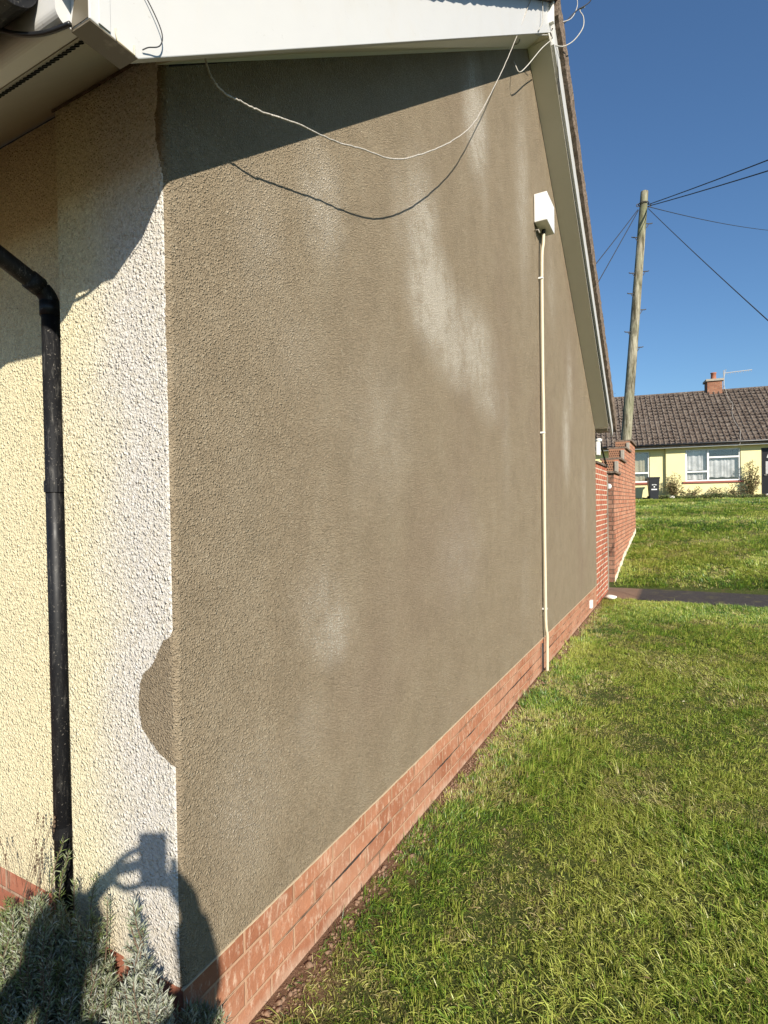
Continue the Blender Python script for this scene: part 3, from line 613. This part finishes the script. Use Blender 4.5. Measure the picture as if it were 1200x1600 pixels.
ch=MB().box((.02,3.25,6.2),(.68,3.95,7.08)).build('chimney',brick('chimney_brick',(.24,.10,.06,1),(.36,.17,.10,1),(.25,.19,.14,1),axes='xz',bloom=.2),FH)
MB().box((-.05,3.18,7.0801),(.75,4.02,7.19)).build('cap',M_concrete,ch,bevel=.01)
MB().tube([(.36,3.6,7.19),(.36,3.6,7.22),(.36,3.6,7.50),(.36,3.6,7.52),(.36,3.6,7.56)],[.14,.125,.115,.14,.135],14).build('pot',plain('terracotta_pot',(.33,.13,.08),.85,.2),ch,smooth=True)
A=thing('television_aerial','thin television aerial on its mast beside the distant brick chimney','aerial',tuple(FH.matrix_basis@Vector((0,0,0))),FH.rotation_euler[2])
A.location=(Matrix.Translation(FH.location)@Matrix.Rotation(FH.rotation_euler[2],4,'Z')@Vector((.80,3.5,6.6)))
MB().tube([(0,0,0),(0,0,1.02)],.022,6).build('mast',M_cable,A)
MB().tube([(-.03,0,.88),(1.25,.15,.97)],.018,6).build('boom',M_cable,A)
t=MB()
for k in range(10): x=.18+k*.115; MB().tube([(x,.02+x*.11,.89+.07*x-.10),(x,.02+x*.11,.89+.07*x+.02)],.007,4).build('element',M_cable,A)
t.tube([(.02,0,.74),(.10,0,1.08),(.0,0,1.0)],.012,4).build('reflector',M_cable,A)
fm=Matrix.Translation(FH.location)@Matrix.Rotation(FH.rotation_euler[2],4,'Z')
def roofpt(x,a): 
    d=Vector((0,3.93,2.97)).normalized(); return fm@(Vector((x,-.42,3.66))+d*a+Vector((0,-d.z,d.y))*.075)
wire('aerial_cable','pale cable trailing down the tiled roof from the aerial to the gutter',[fm@Vector((.80,3.5,6.9)),roofpt(.84,4.7),roofpt(.80,4.0),roofpt(.88,3.3),roofpt(.70,2.5),roofpt(.66,1.7),roofpt(.72,.9),roofpt(.62,.3),fm@Vector((.55,-.45,3.55)),fm@Vector((.3,-.33,3.50))],.008,M_cable)

# ------------------------------------------------------------ wheelie bin
def wb():
    p=fm@Vector((-2.92,-.75,0)); B=thing('wheelie_bin','dark grey wheelie bin with white print standing by the cream bungalow wall','bin',(p.x,p.y,float(zg(p.x,p.y))),math.atan2(.154,.988)+.05)
    mt=plain('dark_bin_plastic',(.022,.024,.028),.45,.2,10)
    a=MB(); v=[(-.17,-.20,.04),(.17,-.20,.04),(.17,.18,.04),(-.17,.18,.04),(-.225,-.26,.96),(.225,-.26,.96),(.225,.28,.98),(-.225,.28,.98)]
    a.add(v,[(0,3,2,1),(4,5,6,7),(0,1,5,4),(1,2,6,5),(2,3,7,6),(3,0,4,7)]).build('body',mt,B,bevel=.02)
    MB().prism([(-.29,.965),(-.29,1.0),(-.15,1.05),(.20,1.06),(.33,1.02),(.33,.965)],'x',-.25,.25).build('lid',mt,B,bevel=.015)
    MB().tube([(-.22,.36,.99),(.22,.36,.99)],.018,8).build('handle',mt,B,smooth=True)
    for s in (-1,1): MB().tube([(s*.17,.20,.10),(s*.22,.20,.10)],.10,14).build('wheel',M_black,B)
    t=MB(); 
    def fy(z): return -.20-.06*(z-.04)/.92-.003
    for (x,z,w_,h_) in [(-.09,.70,.18,.012),(-.10,.675,.07,.018),(.02,.675,.08,.018),(-.115,.46,.23,.05)]:
        t.add([(x,fy(z)-.001,z),(x+w_,fy(z)-.001,z),(x+w_,fy(z+h_)-.001,z+h_),(x,fy(z+h_)-.001,z+h_)],[(0,1,2,3)])
    t.add([(-.035,fy(.60),.61),(0,fy(.55),.555),(.035,fy(.60),.61),(0,fy(.63),.635)],[(0,1,2,3)])
    t.build('print',M_white,B)
wb()

# ------------------------------------------------------------ telegraph pole
def pole():
    b=Vector((-.36,14.17,.40)); top=Vector((.262,14.64,8.93)); P=thing('telegraph_pole','leaning weathered wooden telegraph pole behind the stepped wall','pole',tuple(b))
    d=top-b
    t=NT('weathered_pole'); mp=t.n('Mapping'); mp.inputs['Scale'].default_value=(1,1,.12); t.set(mp.inputs[0],t.pos()); f=t.noise(14,5,.7,mp.outputs[0]); g_=t.noise(1.1,4)
    c=t.mix(t.rng(f,.38,.62),(.07,.06,.035,1),(.38,.35,.26,1)); c=t.mix(t.rng(g_,.45,.65,0,.6),c,(.16,.18,.09,1)); c=t.mix(t.rng(t.noise(3,4),.55,.65,0,.5),c,(.07,.055,.04,1))
    mt=t.out(c,.9,t.bump(f,1,.01),.15)
    n=16; MB().tube([d*(i/n) for i in range(n+1)],[.135-.045*i/n for i in range(n+1)],18).build('shaft',mt,P,smooth=False)
    u=rt0; iron=plain('step_iron',(.07,.065,.06),.7,.3)
    for f,s in [(.905,1),(.865,-1),(.76,-1),(.765,1),(.70,-1),(.652,1),(.587,-1),(.542,1)]:
        q=d*f+fw0*-.02; MB().tube([q+u*s*.09,q+u*s*.22,q+u*s*.25+Vector((0,0,.015))],.013,6).tube([q+u*s*.10-Vector((0,0,.10)),q+u*s*.16-Vector((0,0,.004))],.009,5).build('step',iron,P)
    MB().tube([d*.965+Vector((.12*math.cos(a),.12*math.sin(a),0)) for a in [k*math.pi/8 for k in range(17)]],.012,6).tube(spline([d*.965-u*.11,d*.963-u*.17,d*.957-u*.16,d*.958-u*.10],4),.010,6).tube(spline([d*.965+u*.11,d*.962+u*.19,d*.955+u*.16,d*.956+u*.10],4),.010,6).build('ring',iron,P)
    hd=b+d*.96
    def span(name,label,end,start,r=.012,sag=.15):
        s_=hd+start; pts=[s_+(end-s_)*(i/14)-Vector((0,0,sag*4*(i/14)*(1-i/14))) for i in range(15)]
        tag(MB().tube(pts,r,5).build(name,M_dcable,None,smooth=True),label,'wire','wires strung from the telegraph pole')
    def ext(p,k): s_=hd; return s_+(Vector(p)-s_)*k
    span('overhead_wire','upper of two wires rising right from the pole top',ext((2.322,10.036,6.753),3.0),u*.12+Vector((0,0,.02)),.011,.1)
    span('overhead_wire','lower of two wires rising right from the pole top',ext((2.321,10.033,6.60),3.0),u*.12-Vector((0,0,.02)),.011,.1)
    span('overhead_wire','thin wire running away to the right from the pole, below the rising pair',ext((3.795,23.406,10.86),1.2),u*.12-Vector((0,0,.03)),.009,.1)
    span('overhead_wire','wire slanting steeply down to the right from the pole top',ext((2.169,8.768,3.772),1.5),u*.12-Vector((0,0,.08)),.008,.05)
    span('overhead_wire','upper of two wires slanting down left from the pole behind the roof verge',Vector((-1.6,8.9,3.6)),-u*.14-Vector((0,0,.10)),.010,.05)
    span('overhead_wire','lower of two wires slanting down left from the pole behind the roof verge',Vector((-1.3,9.4,3.2)),-u*.13-Vector((0,0,.12)),.010,.02)
pole()

# ------------------------------------------------------------ plants
def leafmat(name,stops,rough=.6,trans=.2):
    t=NT(name); a=t.n('Attribute',attribute_name='hue'); col=t.ramp(a.outputs['Fac'],stops); t.out(col,rough,None,.3)
    tr=t.n('BsdfTranslucent'); t.set(tr.inputs[0],col); mx=t.n('MixShader'); mx.inputs[0].default_value=trans
    t.set(mx.inputs[1],t.b.outputs[0]); t.set(mx.inputs[2],tr.outputs[0]); t.t.links.new(mx.outputs[0],t.t.nodes['Material Output'].inputs[0]); return t.m
def leaves(name,P,D,length,width,hue,mat,parent=None,fold=.25):
    """P roots, D unit directions; pointed lance leaves of 4 points plus a fold"""
    n=len(P); D=D/np.linalg.norm(D,axis=1)[:,None]; a=rng.normal(size=(n,3)); s=np.cross(D,a); s/=np.linalg.norm(s,axis=1)[:,None]; nn=np.cross(s,D)
    l=length[:,None]; w_=width[:,None]
    V=np.stack([P,P+D*l*.45+s*w_*.5+nn*w_*fold,P+D*l-nn*l*.10,P+D*l*.45-s*w_*.5+nn*w_*fold],1)
    b=np.arange(n)*4; T=np.concatenate([np.stack([b,b+1,b+2],-1),np.stack([b,b+2,b+3],-1)])
    return fastmesh(name,V.reshape(-1,3),np.zeros((0,4),int),T,mat,{'hue':np.repeat(hue,4)},parent)
M_lav=leafmat('lavender_leaf',[(0,(.12,.165,.035)),(.35,(.155,.195,.075)),(.7,(.27,.29,.21)),(1,(.42,.43,.37))],.7,.15)
M_twig=plain('brown_twig',(.11,.075,.05),.9,.3,50)
def lavender(label,base,shoots,name='lavender_bush'):
    """shoots: list of (foot, tip, hue)"""
    B=thing(name,label,'bush',base); b=Vector(base); t=MB(); P=[];D=[];Ln=[];Wd=[];Hu=[]
    for f,tip,h in shoots:
        f=Vector(f)-b; tip=Vector(tip)-b; mid=(f+tip)/2+Vector((random.gauss(0,.012),random.gauss(0,.012),.01)); pts=spline([f,mid,tip],4)
        t.tube(pts,[.0022-.0012*i/(len(pts)-1) for i in range(len(pts))],4,False)
        n=int(46+14*random.random()); az=random.random()*6
        for i in range(n):
            u=.22+.78*i/n; k=u*(len(pts)-1); j=min(int(k),len(pts)-2); p=pts[j].lerp(pts[j+1],k-j); ax=(pts[j+1]-pts[j]).normalized()
            az+=1.57+random.gauss(0,.3); sd=Vector((math.cos(az),math.sin(az),0)); d=ax*(.55+.6*u)+sd*(1.25-.5*u)+Vector((random.gauss(0,.3),random.gauss(0,.3),random.gauss(0,.3)))
            P.append(p);D.append(d);Ln.append((.011+.010*math.sin(u*2.6))*random.uniform(.6,1.35));Wd.append(random.uniform(.0020,.0036));Hu.append(min(1,max(0,h+random.gauss(0,.16)+.2*(u-.5))))
    t.build('stems',M_twig,B); leaves('foliage',np.array([tuple(p) for p in P]),np.array([tuple(d) for d in D]),np.array(Ln),np.array(Wd),np.array(Hu),M_lav,B)
    return B
def clump(n_,cx,cy,rx_,ry_,z0,ztop,lenr,hue,lean=(0,0),prof=lambda u:1-u*u*.6):
    out=[]
    for _ in range(int(n_*1.35)):
        a=random.random()*2*math.pi; r_=math.sqrt(random.random()); dx,dy=math.cos(a)*r_,math.sin(a)*r_
        x=cx+dx*rx_; y=min(cy+dy*ry_,-.012 if cx<0 else 9); zt=z0+(ztop-z0)*prof(r_)*random.uniform(.72,1.06)
        tip=(x+dx*.02,y,zt); l=random.uniform(*lenr); f=(x-dx*.045-random.gauss(0,.015),min(y-dy*.02,-.005 if x<0 else 9),zt-l)
        out.append((f,tip,hue+random.gauss(0,.10)))
    return out
# left bush: greener towards the back left, in front of the downpipe
sh=clump(420,-.36,-.13,.22,.10,-.29,.185,(.12,.24),.48)+clump(300,-.56,-.11,.16,.09,-.29,.09,(.12,.22),.16)+clump(260,-.42,-.19,.22,.09,-.29,.04,(.12,.22),.45)+clump(150,-.24,-.10,.11,.08,-.29,.165,(.12,.22),.5)+clump(120,-.30,-.17,.16,.05,-.29,-.04,(.1,.2),.55)
sh+=[((-.44,-.05,.05),(-.400,-.045,.285),.28),((-.43,-.05,.04),(-.385,-.04,.255),.35),((-.42,-.05,.0),(-.395,-.05,.21),.3),((-.27,-.05,.05),(-.25,-.05,.235),.35),((-.21,-.06,.02),(-.195,-.06,.20),.4),((-.32,-.06,.05),(-.33,-.06,.20),.35)]
LB=lavender('grey green lavender bush massed at the foot of the black downpipe',(-.40,-.13,-.285),sh)
sh=clump(110,.035,-.115,.075,.05,-.29,.215,(.10,.20),.74,prof=lambda u:1-u*.7)+clump(100,-.01,-.11,.085,.055,-.29,.20,(.10,.20),.72,prof=lambda u:1-u*.8)+clump(120,.02,-.13,.13,.055,-.29,.13,(.10,.20),.68)+clump(10,-.035,-.10,.022,.02,-.1,.275,(.08,.13),.72)+clump(26,.07,-.12,.05,.03,-.2,.17,(.1,.16),.7)+clump(70,.02,-.17,.10,.03,-.29,.02,(.1,.18),.7)
lavender('silvery lavender bush before the white part of the pier near the corner',(.0,-.12,-.285),sh)
sh=[]
for _ in range(70): a=random.random(); sh.append(((.03+random.random()*.05,-.06+a*.06,-.27),(.02+random.random()*.07,-.06+a*.13,-.09+.13*(1-a)*random.uniform(.5,1)),.55))
lavender('small shaded lavender clump wrapped round the brick corner of the gable',(.05,-.03,-.285),sh)
# dried flower stalks
DS=thing('dried_lavender_stalks','thin dry flower stalks leaning on the cream wall left of the downpipe','dry stalks',(-.62,-.04,0))
t=MB(); hd=MB()
for f,tip in [((-.60,-.05,.05),(-.562,-.02,.305)),((-.59,-.05,.05),(-.535,-.02,.30)),((-.60,-.05,.07),(-.480,-.02,.315)),((-.59,-.05,.06),(-.485,-.02,.300)),((-.60,-.05,.05),(-.575,-.02,.225)),((-.58,-.05,.05),(-.555,-.03,.19)),((-.53,-.05,.05),(-.528,-.03,.215)),((-.56,-.05,.03),(-.54,-.03,.14)),((-.53,-.04,.05),(-.545,-.03,.18)),((-.51,-.04,.05),(-.528,-.03,.19)),((-.52,-.04,.05),(-.565,-.03,.155)),((-.66,-.05,.08),(-.70,-.04,.155)),((-.70,-.05,.05),(-.76,-.04,.19)),((-.68,-.04,.05),(-.73,-.04,.20))]:
    f=Vector(f)-Vector((-.62,-.04,0)); tip=Vector(tip)-Vector((-.62,-.04,0)); t.tube(spline([f,(f+tip)/2+Vector((.006,0,.012)),tip],5),.0008,4)
    for k in range(3):
        c=tip-Vector((0,0,.012*k)); hd.tube([c-Vector((0,0,.004)),c,c+Vector((0,0,.005))],[.001,.0035-.0008*k,.001],6)
t.v+=hd.v and []; nb=len(t.v); t.v+=hd.v; t.f+=[tuple(q+nb for q in f) for f in hd.f]; t.build('stalks',M_twig,DS)
M_rose=leafmat('shrub_leaf',[(0,(.17,.10,.05)),(.5,(.16,.15,.06)),(1,(.09,.14,.045))],.6,.2)
def shrub(label,s,n_off,h,wd,ns,hue,lf=70):
    p=fm@Vector((s,n_off,0)); z=float(zg(p.x,p.y)); B=thing('wall_shrub',label,'shrub',(p.x,p.y,z),math.atan2(.154,.988)); t=MB(); P=[];D=[]
    for i in range(ns):
        a=(random.random()-.5)*2; tip=Vector((a*wd,-.05+random.random()*.1,h*random.uniform(.45,1)*(1-.25*abs(a)))); m_=Vector((a*wd*.35,0,tip.z*.5)); pts=spline([(a*.05,0,-.05),m_,tip],5); t.tube(pts,[.016-.012*k/(len(pts)-1) for k in range(len(pts))],4)
        for q in range(lf):
            k=random.uniform(.25,1)*(len(pts)-1); j=min(int(k),len(pts)-2); c=pts[j].lerp(pts[j+1],k-j)+Vector((random.gauss(0,.055),random.gauss(0,.04),random.gauss(0,.05))); P.append(tuple(c)); D.append((random.gauss(0,1),random.gauss(0,.7),random.gauss(.1,.8)))
    t.build('branches',M_twig,B); n=len(P); leaves('foliage',np.array(P),np.array(D),rng.uniform(.045,.095,n),rng.uniform(.025,.05,n),np.clip(rng.normal(hue,.25,n),0,1),M_rose,B)
shrub('twiggy brown shrub against the bungalow wall left of the wide window',-2.0,-.28,1.30,.55,15,.35)
shrub('low sprawling shrub under the left end of the wide window sill',-1.35,-.30,.68,.50,9,.4,45)
shrub('tall arching shrub against the bungalow wall between window and black door',1.0,-.28,1.75,.42,16,.35)
shrub('small thin leafy shrub below the middle of the wide window',-.35,-.22,.62,.28,6,.5,32)
shrub('low twiggy shrub under the right end of the wide window sill',.45,-.28,.70,.35,7,.4,40)
P=[];D=[]
for i in range(3200):
    s=random.uniform(-3.4,1.5); q=Vector((s,-.45-abs(random.gauss(0,.16)),0)); g0=fm@q; hh=.05+.17*vnoise(s,1,1.7); P.append((g0.x,g0.y,float(zg(g0.x,g0.y))+random.random()*hh)); D.append((random.gauss(0,1),random.gauss(0,1),random.gauss(1,.8)))
n=len(P); tag(leaves('border_plants',np.array(P),np.array(D),rng.uniform(.06,.14,n),rng.uniform(.025,.05,n),np.clip(rng.normal(.75,.25,n),0,1),M_rose),'low green plants in the border along the foot of the far bungalow','border plants',kind='stuff')
# bare tree behind the far roof
B=thing('bare_tree','bare twiggy tree top showing above the far roof ridge beside the pole','tree',(-2.2,34.2,1.2)); t=MB(); c=MB()
t.tube([(0,0,-.2),(.05,0,2.5),(0,.05,4.6)],[.16,.12,.06],8).build('trunk',M_twig,B)
for i in range(70):
    a=random.random()*6.28; st_=Vector((0,.05,3.6+random.random())); e=st_+Vector((math.cos(a)*random.uniform(.5,1.7),math.sin(a)*1.2,random.uniform(.6,1.75))); m_=(st_+e)/2+Vector((0,0,.25)); c.tube(spline([st_,m_,e],4),[.03]*3+[.02]*3+[.012]*3,4)
    for k in range(5): f=m_.lerp(e,random.random()); c.tube([f,f+Vector((random.gauss(0,.25),random.gauss(0,.2),random.uniform(0,.3)))],.008,3)
c.build('crown',M_twig,B)

# ------------------------------------------------------------ stones
def stone(name,label,loc,r,mat,cat='stone',group=None,sq=(1,1,.6),seed=0):
    rs=random.Random(seed); bm=bmesh.new(); bmesh.ops.create_icosphere(bm,subdivisions=2,radius=r)
    for v in bm.verts: k=1+.28*(rs.random()-.5); v.co=Vector((v.co.x*sq[0]*k,v.co.y*sq[1]*k,v.co.z*sq[2]*k))
    me=bpy.data.meshes.new(name); bm.to_mesh(me); bm.free(); me.materials.append(mat); o=bpy.data.objects.new(name,me); COL.objects.link(o); o.location=loc; tag(o,label,cat,group); return o
M_stone=plain('pale_stone',(.66,.63,.56),.9,.2,30); M_pink=plain('pinkish_rubble',(.42,.26,.19),.95,.35,40,.1,.004,80)
stone('white_stone','white stone lying on the grass edge by the path at the gable end',(.13,7.86,-.24),.062,M_stone,sq=(1.25,.8,.55),seed=3)
q=fm@Vector((-2.16,-.62,0)); stone('white_stone','white stone at the foot of the far bungalow beside the twiggy shrub',(q.x,q.y,float(zg(q.x,q.y))+.11),.12,M_stone,seed=5)
P=[];F=[]
# rubble and pebbles in the bare soil strip: far too many to count
ico=bmesh.new(); bmesh.ops.create_icosphere(ico,subdivisions=1,radius=1); iv=np.array([tuple(v.co) for v in ico.verts]); itf=np.array([[v.index for v in f.verts] for f in ico.faces]); ico.free()
N=2600; yy=rng.uniform(0,7.4,N)**1.0; xx=np.abs(rng.normal(0,.055,N))+.01; k=rng.random(N)<.05; xx[k]=rng.uniform(.02,.5,k.sum()); rr=rng.gamma(2,.0016,N)+.0016; zz=zg(xx,yy)+rr*.2
V=(iv[None]*rr[:,None,None]*rng.uniform(.45,1.5,(N,12,1))*np.array([1,1.2,.7]))+np.stack([xx,yy,zz],-1)[:,None]
o=fastmesh('pebbles',V.reshape(-1,3),np.zeros((0,4),int),(itf[None]+np.arange(N)[:,None,None]*12).reshape(-1,3),plain('pebble_mix',(.23,.145,.095),.95,.5,9)); tag(o,'pinkish pebbles and crumbs in the bare soil along the plinth','pebbles',kind='stuff')
P=np.stack([rng.uniform(.05,2.4,150),rng.uniform(.1,8,150),np.zeros(150)],-1); P[:,2]=zg(P[:,0],P[:,1])+rng.uniform(.006,.022,150)
tag(leaves('leaf_litter',P,np.stack([rng.normal(0,1,150),rng.normal(0,1,150),rng.normal(0,.25,150)],-1),rng.uniform(.015,.035,150),rng.uniform(.008,.018,150),rng.uniform(0,.2,150),leafmat('dry_leaf',[(0,(.30,.20,.12)),(.1,(.20,.11,.06)),(.2,(.50,.44,.34))],.8,.1)),'small dry leaf scraps scattered over the near lawn','leaf litter',kind='stuff')
tag(MB().box((-.02,-.02,0),(.02,.02,.34)).build('timber_stake',plain('stake_timber',(.33,.20,.12),.9,.3),None,loc=(2.33,9.66,-.26),bevel=.003),'short brown timber stake in the grass bank at the right edge','stake')

# ------------------------------------------------------------ the photographer (stands behind the camera, casts the shadow on the corner)
Bk=-fw0
def Wp(r,u,k): return CAM+rt0*r+up0*u+Bk*k
def skinned(name,nodes,edges,mat,parent=None,sub=2,root=None):
    ks=list(nodes); me=bpy.data.meshes.new(name); me.from_pydata([tuple(Wp(*nodes[k][:3])-PO) for k in ks],[(ks.index(a),ks.index(b)) for a,b in edges],[]); me.update()
    o=bpy.data.objects.new(name,me); COL.objects.link(o); me.materials.append(mat)
    if parent: o.parent=parent
    md=o.modifiers.new('skin','SKIN'); md.use_smooth_shade=True
    sv=me.skin_vertices[0].data
    for i,k in enumerate(ks):
        r=nodes[k][3]; r=r if hasattr(r,'__len__') else (r,r); sv[i].radius=r; sv[i].use_root=(k==(root or ks[0]))
    o.modifiers.new('sub','SUBSURF').levels=sub; o.modifiers['sub'].render_levels=sub
    return o
fy_=-.29-1.19
PO=Wp(0,fy_,.66)
M_skin=plain('skin',(.50,.30,.21),.55,.06,30); M_jacket=plain('navy_jacket',(.03,.04,.07),.85,.3,30,.2,.004,25); M_jeans=plain('blue_jeans',(.06,.09,.16),.85,.25,40,.2,.003,60); M_hair=plain('brown_hair',(.06,.035,.02),.6,.4,90,.3,.004,60); M_shoe=plain('dark_shoe',(.03,.028,.026),.6,.2)
PR=thing('person','standing photographer in a navy jacket and jeans holding a phone up with both hands','person',tuple(PO))
N_={'pelvis':(0,-.60,.66,.12),'belly':(0,-.45,.665,.115),'chest':(0,-.25,.66,.13),'neck0':(0,-.10,.655,.075),'neck':(0,-.03,.645,.055),'skull0':(0,.04,.625,.062),'skull1':(0,.11,.62,.082),'skull2':(0,.155,.625,.070),
 'shL':(-.17,-.14,.655,.055),'elL':(-.275,-.255,.36,.042),'wrL':(-.165,-.105,.105,.026),'shR':(.17,-.14,.655,.055),'elR':(.222,-.213,.32,.042),'wrR':(.095,-.118,.090,.028),
 'hipL':(-.10,-.66,.66,.085),'knL':(-.11,-1.04,.64,.055),'anL':(-.12,-1.40,.68,.038),'toL':(-.135,-1.445,.52,.030),'hipR':(.10,-.66,.66,.085),'knR':(.11,-1.04,.64,.055),'anR':(.13,-1.40,.69,.038),'toR':(.15,-1.445,.53,.030)}
E_=[('pelvis','belly'),('belly','chest'),('chest','neck0'),('neck0','neck'),('neck','skull0'),('skull0','skull1'),('skull1','skull2'),('chest','shL'),('shL','elL'),('elL','wrL'),('chest','shR'),('shR','elR'),('elR','wrR'),('pelvis','hipL'),('hipL','knL'),('knL','anL'),('anL','toL'),('pelvis','hipR'),('hipR','knR'),('knR','anR'),('anR','toR')]
# hands: palms and five fingers each, closed on the phone's edges
N_['paL']=(-.125,-.055,.062,(.028,.016)); E_.append(('wrL','paL'))
for a,p3 in (('L0',[(-.100,-.026,.052),(-.075,-.015,.036),(-.052,-.014,.018)]),('L1',[(-.098,-.044,.050),(-.075,-.047,.034),(-.052,-.050,.016)]),('L2',[(-.100,-.060,.050),(-.078,-.060,.036),(-.054,-.064,.016)]),('L3',[(-.112,-.084,.060),(-.088,-.108,.044),(-.056,-.112,.018)]),('Lt',[(-.104,-.036,.074),(-.078,-.042,.066),(-.045,-.040,.050)])):
    for q,p in zip('abc',p3): N_[a+q]=(*p,.0095)
    E_+=[('paL',a+'a'),(a+'a',a+'b'),(a+'b',a+'c')]
N_['paR']=(.062,-.085,.060,(.030,.018)); E_.append(('wrR','paR'))
for i,(u0,ln) in enumerate([(-.050,.9),(-.068,1.0),(-.086,.95),(-.104,.8)]):
    a=f'R{i}'; N_[a+'a']=(.038,u0-.008,.042,.010); N_[a+'b']=(.031,u0,.018,.009); N_[a+'c']=(.020-.004*ln,u0+.002,.012,.008); E_+=[('paR',a+'a'),(a+'a',a+'b'),(a+'b',a+'c')]
N_['Rta']=(.036,-.070,.062,.011); N_['Rtb']=(.018,-.058,.050,.010); N_['Rtc']=(.000,-.054,.047,.009); E_+=[('paR','Rta'),('Rta','Rtb'),('Rtb','Rtc')]
skinned('body',N_,E_,M_skin,PR)
J_={'hem':(0,-.70,.66,.155),'pelvis':(0,-.60,.66,.150),'belly':(0,-.45,.665,.135),'chest':(0,-.25,.66,.150),'neck0':(0,-.09,.655,.080),'collar':(0,-.055,.65,.070),'shL':(-.175,-.14,.655,.075),'elL':(-.278,-.255,.36,.060),'wrL':(-.180,-.122,.135,.042),'shR':(.175,-.14,.655,.075),'elR':(.225,-.213,.32,.064),'wrR':(.105,-.130,.115,.046)}
skinned('jacket',J_,[('hem','pelvis'),('pelvis','belly'),('belly','chest'),('chest','neck0'),('neck0','collar'),('chest','shL'),('shL','elL'),('elL','wrL'),('chest','shR'),('shR','elR'),('elR','wrR')],M_jacket,PR)
T_={'w':(0,-.50,.66,.118),'p':(0,-.62,.66,.128),'hipL':(-.10,-.68,.66,.098),'knL':(-.11,-1.04,.64,.070),'anL':(-.12,-1.385,.68,.055),'hipR':(.10,-.68,.66,.098),'knR':(.11,-1.04,.64,.070),'anR':(.13,-1.385,.69,.055)}
skinned('trousers',T_,[('w','p'),('p','hipL'),('hipL','knL'),('knL','anL'),('p','hipR'),('hipR','knR'),('knR','anR')],M_jeans,PR)
for s_,ax,tx in ((-1,-.12,-.137),(1,.13,.152)):
    skinned('shoe',{'h':(ax,-1.43,.72,.045),'m':(ax,-1.435,.64,.048),'t':(tx,-1.445,.50,.040)},[('h','m'),('m','t')],M_shoe,PR)
def blob(name,c,r,mat,sc=(1,1,1)):
    bm=bmesh.new(); bmesh.ops.create_uvsphere(bm,u_segments=12,v_segments=8,radius=r); me=bpy.data.meshes.new(name)
    for v in bm.verts: v.co=rt0*v.co.x*sc[0]+Bk*v.co.y*sc[1]+up0*v.co.z*sc[2]
    bm.to_mesh(me); bm.free(); me.shade_smooth(); me.materials.append(mat); o=bpy.data.objects.new(name,me); COL.objects.link(o); o.parent=PR; o.location=Wp(*c)-PO
blob('hair',(0,.135,.650),.096,M_hair,(.93,1.0,1.05))
for s_ in (-1,1):
    blob('eye',(s_*.030,.100,.552),.011,M_white); blob('ear',(s_*.082,.09,.635),.030,M_skin,(.3,.6,1))
    blob('eyebrow',(s_*.030,.122,.545),.018,M_hair,(1,.3,.25))
blob('nose',(0,.075,.538),.017,M_skin,(.8,1.1,1.5)); blob('mouth',(0,.035,.552),.022,plain('lips',(.42,.17,.14),.5),(1,.4,.3))
PH=thing('smartphone','dark smartphone held up in both hands of the photographer','phone',tuple(Wp(-.020,-.040,.028)),th)
MB().box((-.037,-.004,-.072),(.037,.004,.072)).build('case',M_black,PH,bevel=.004)
MB().box((-.034,-.0052,-.069),(.034,-.0042,.069)).build('screen',plain('dark_screen',(.01,.01,.012),.1),PH)
MB().tube([(.018,.0041,.052),(.018,.0065,.052)],.008,12).tube([(.018,.0041,.032),(.018,.0065,.032)],.008,12).build('lens',M_black,PH)
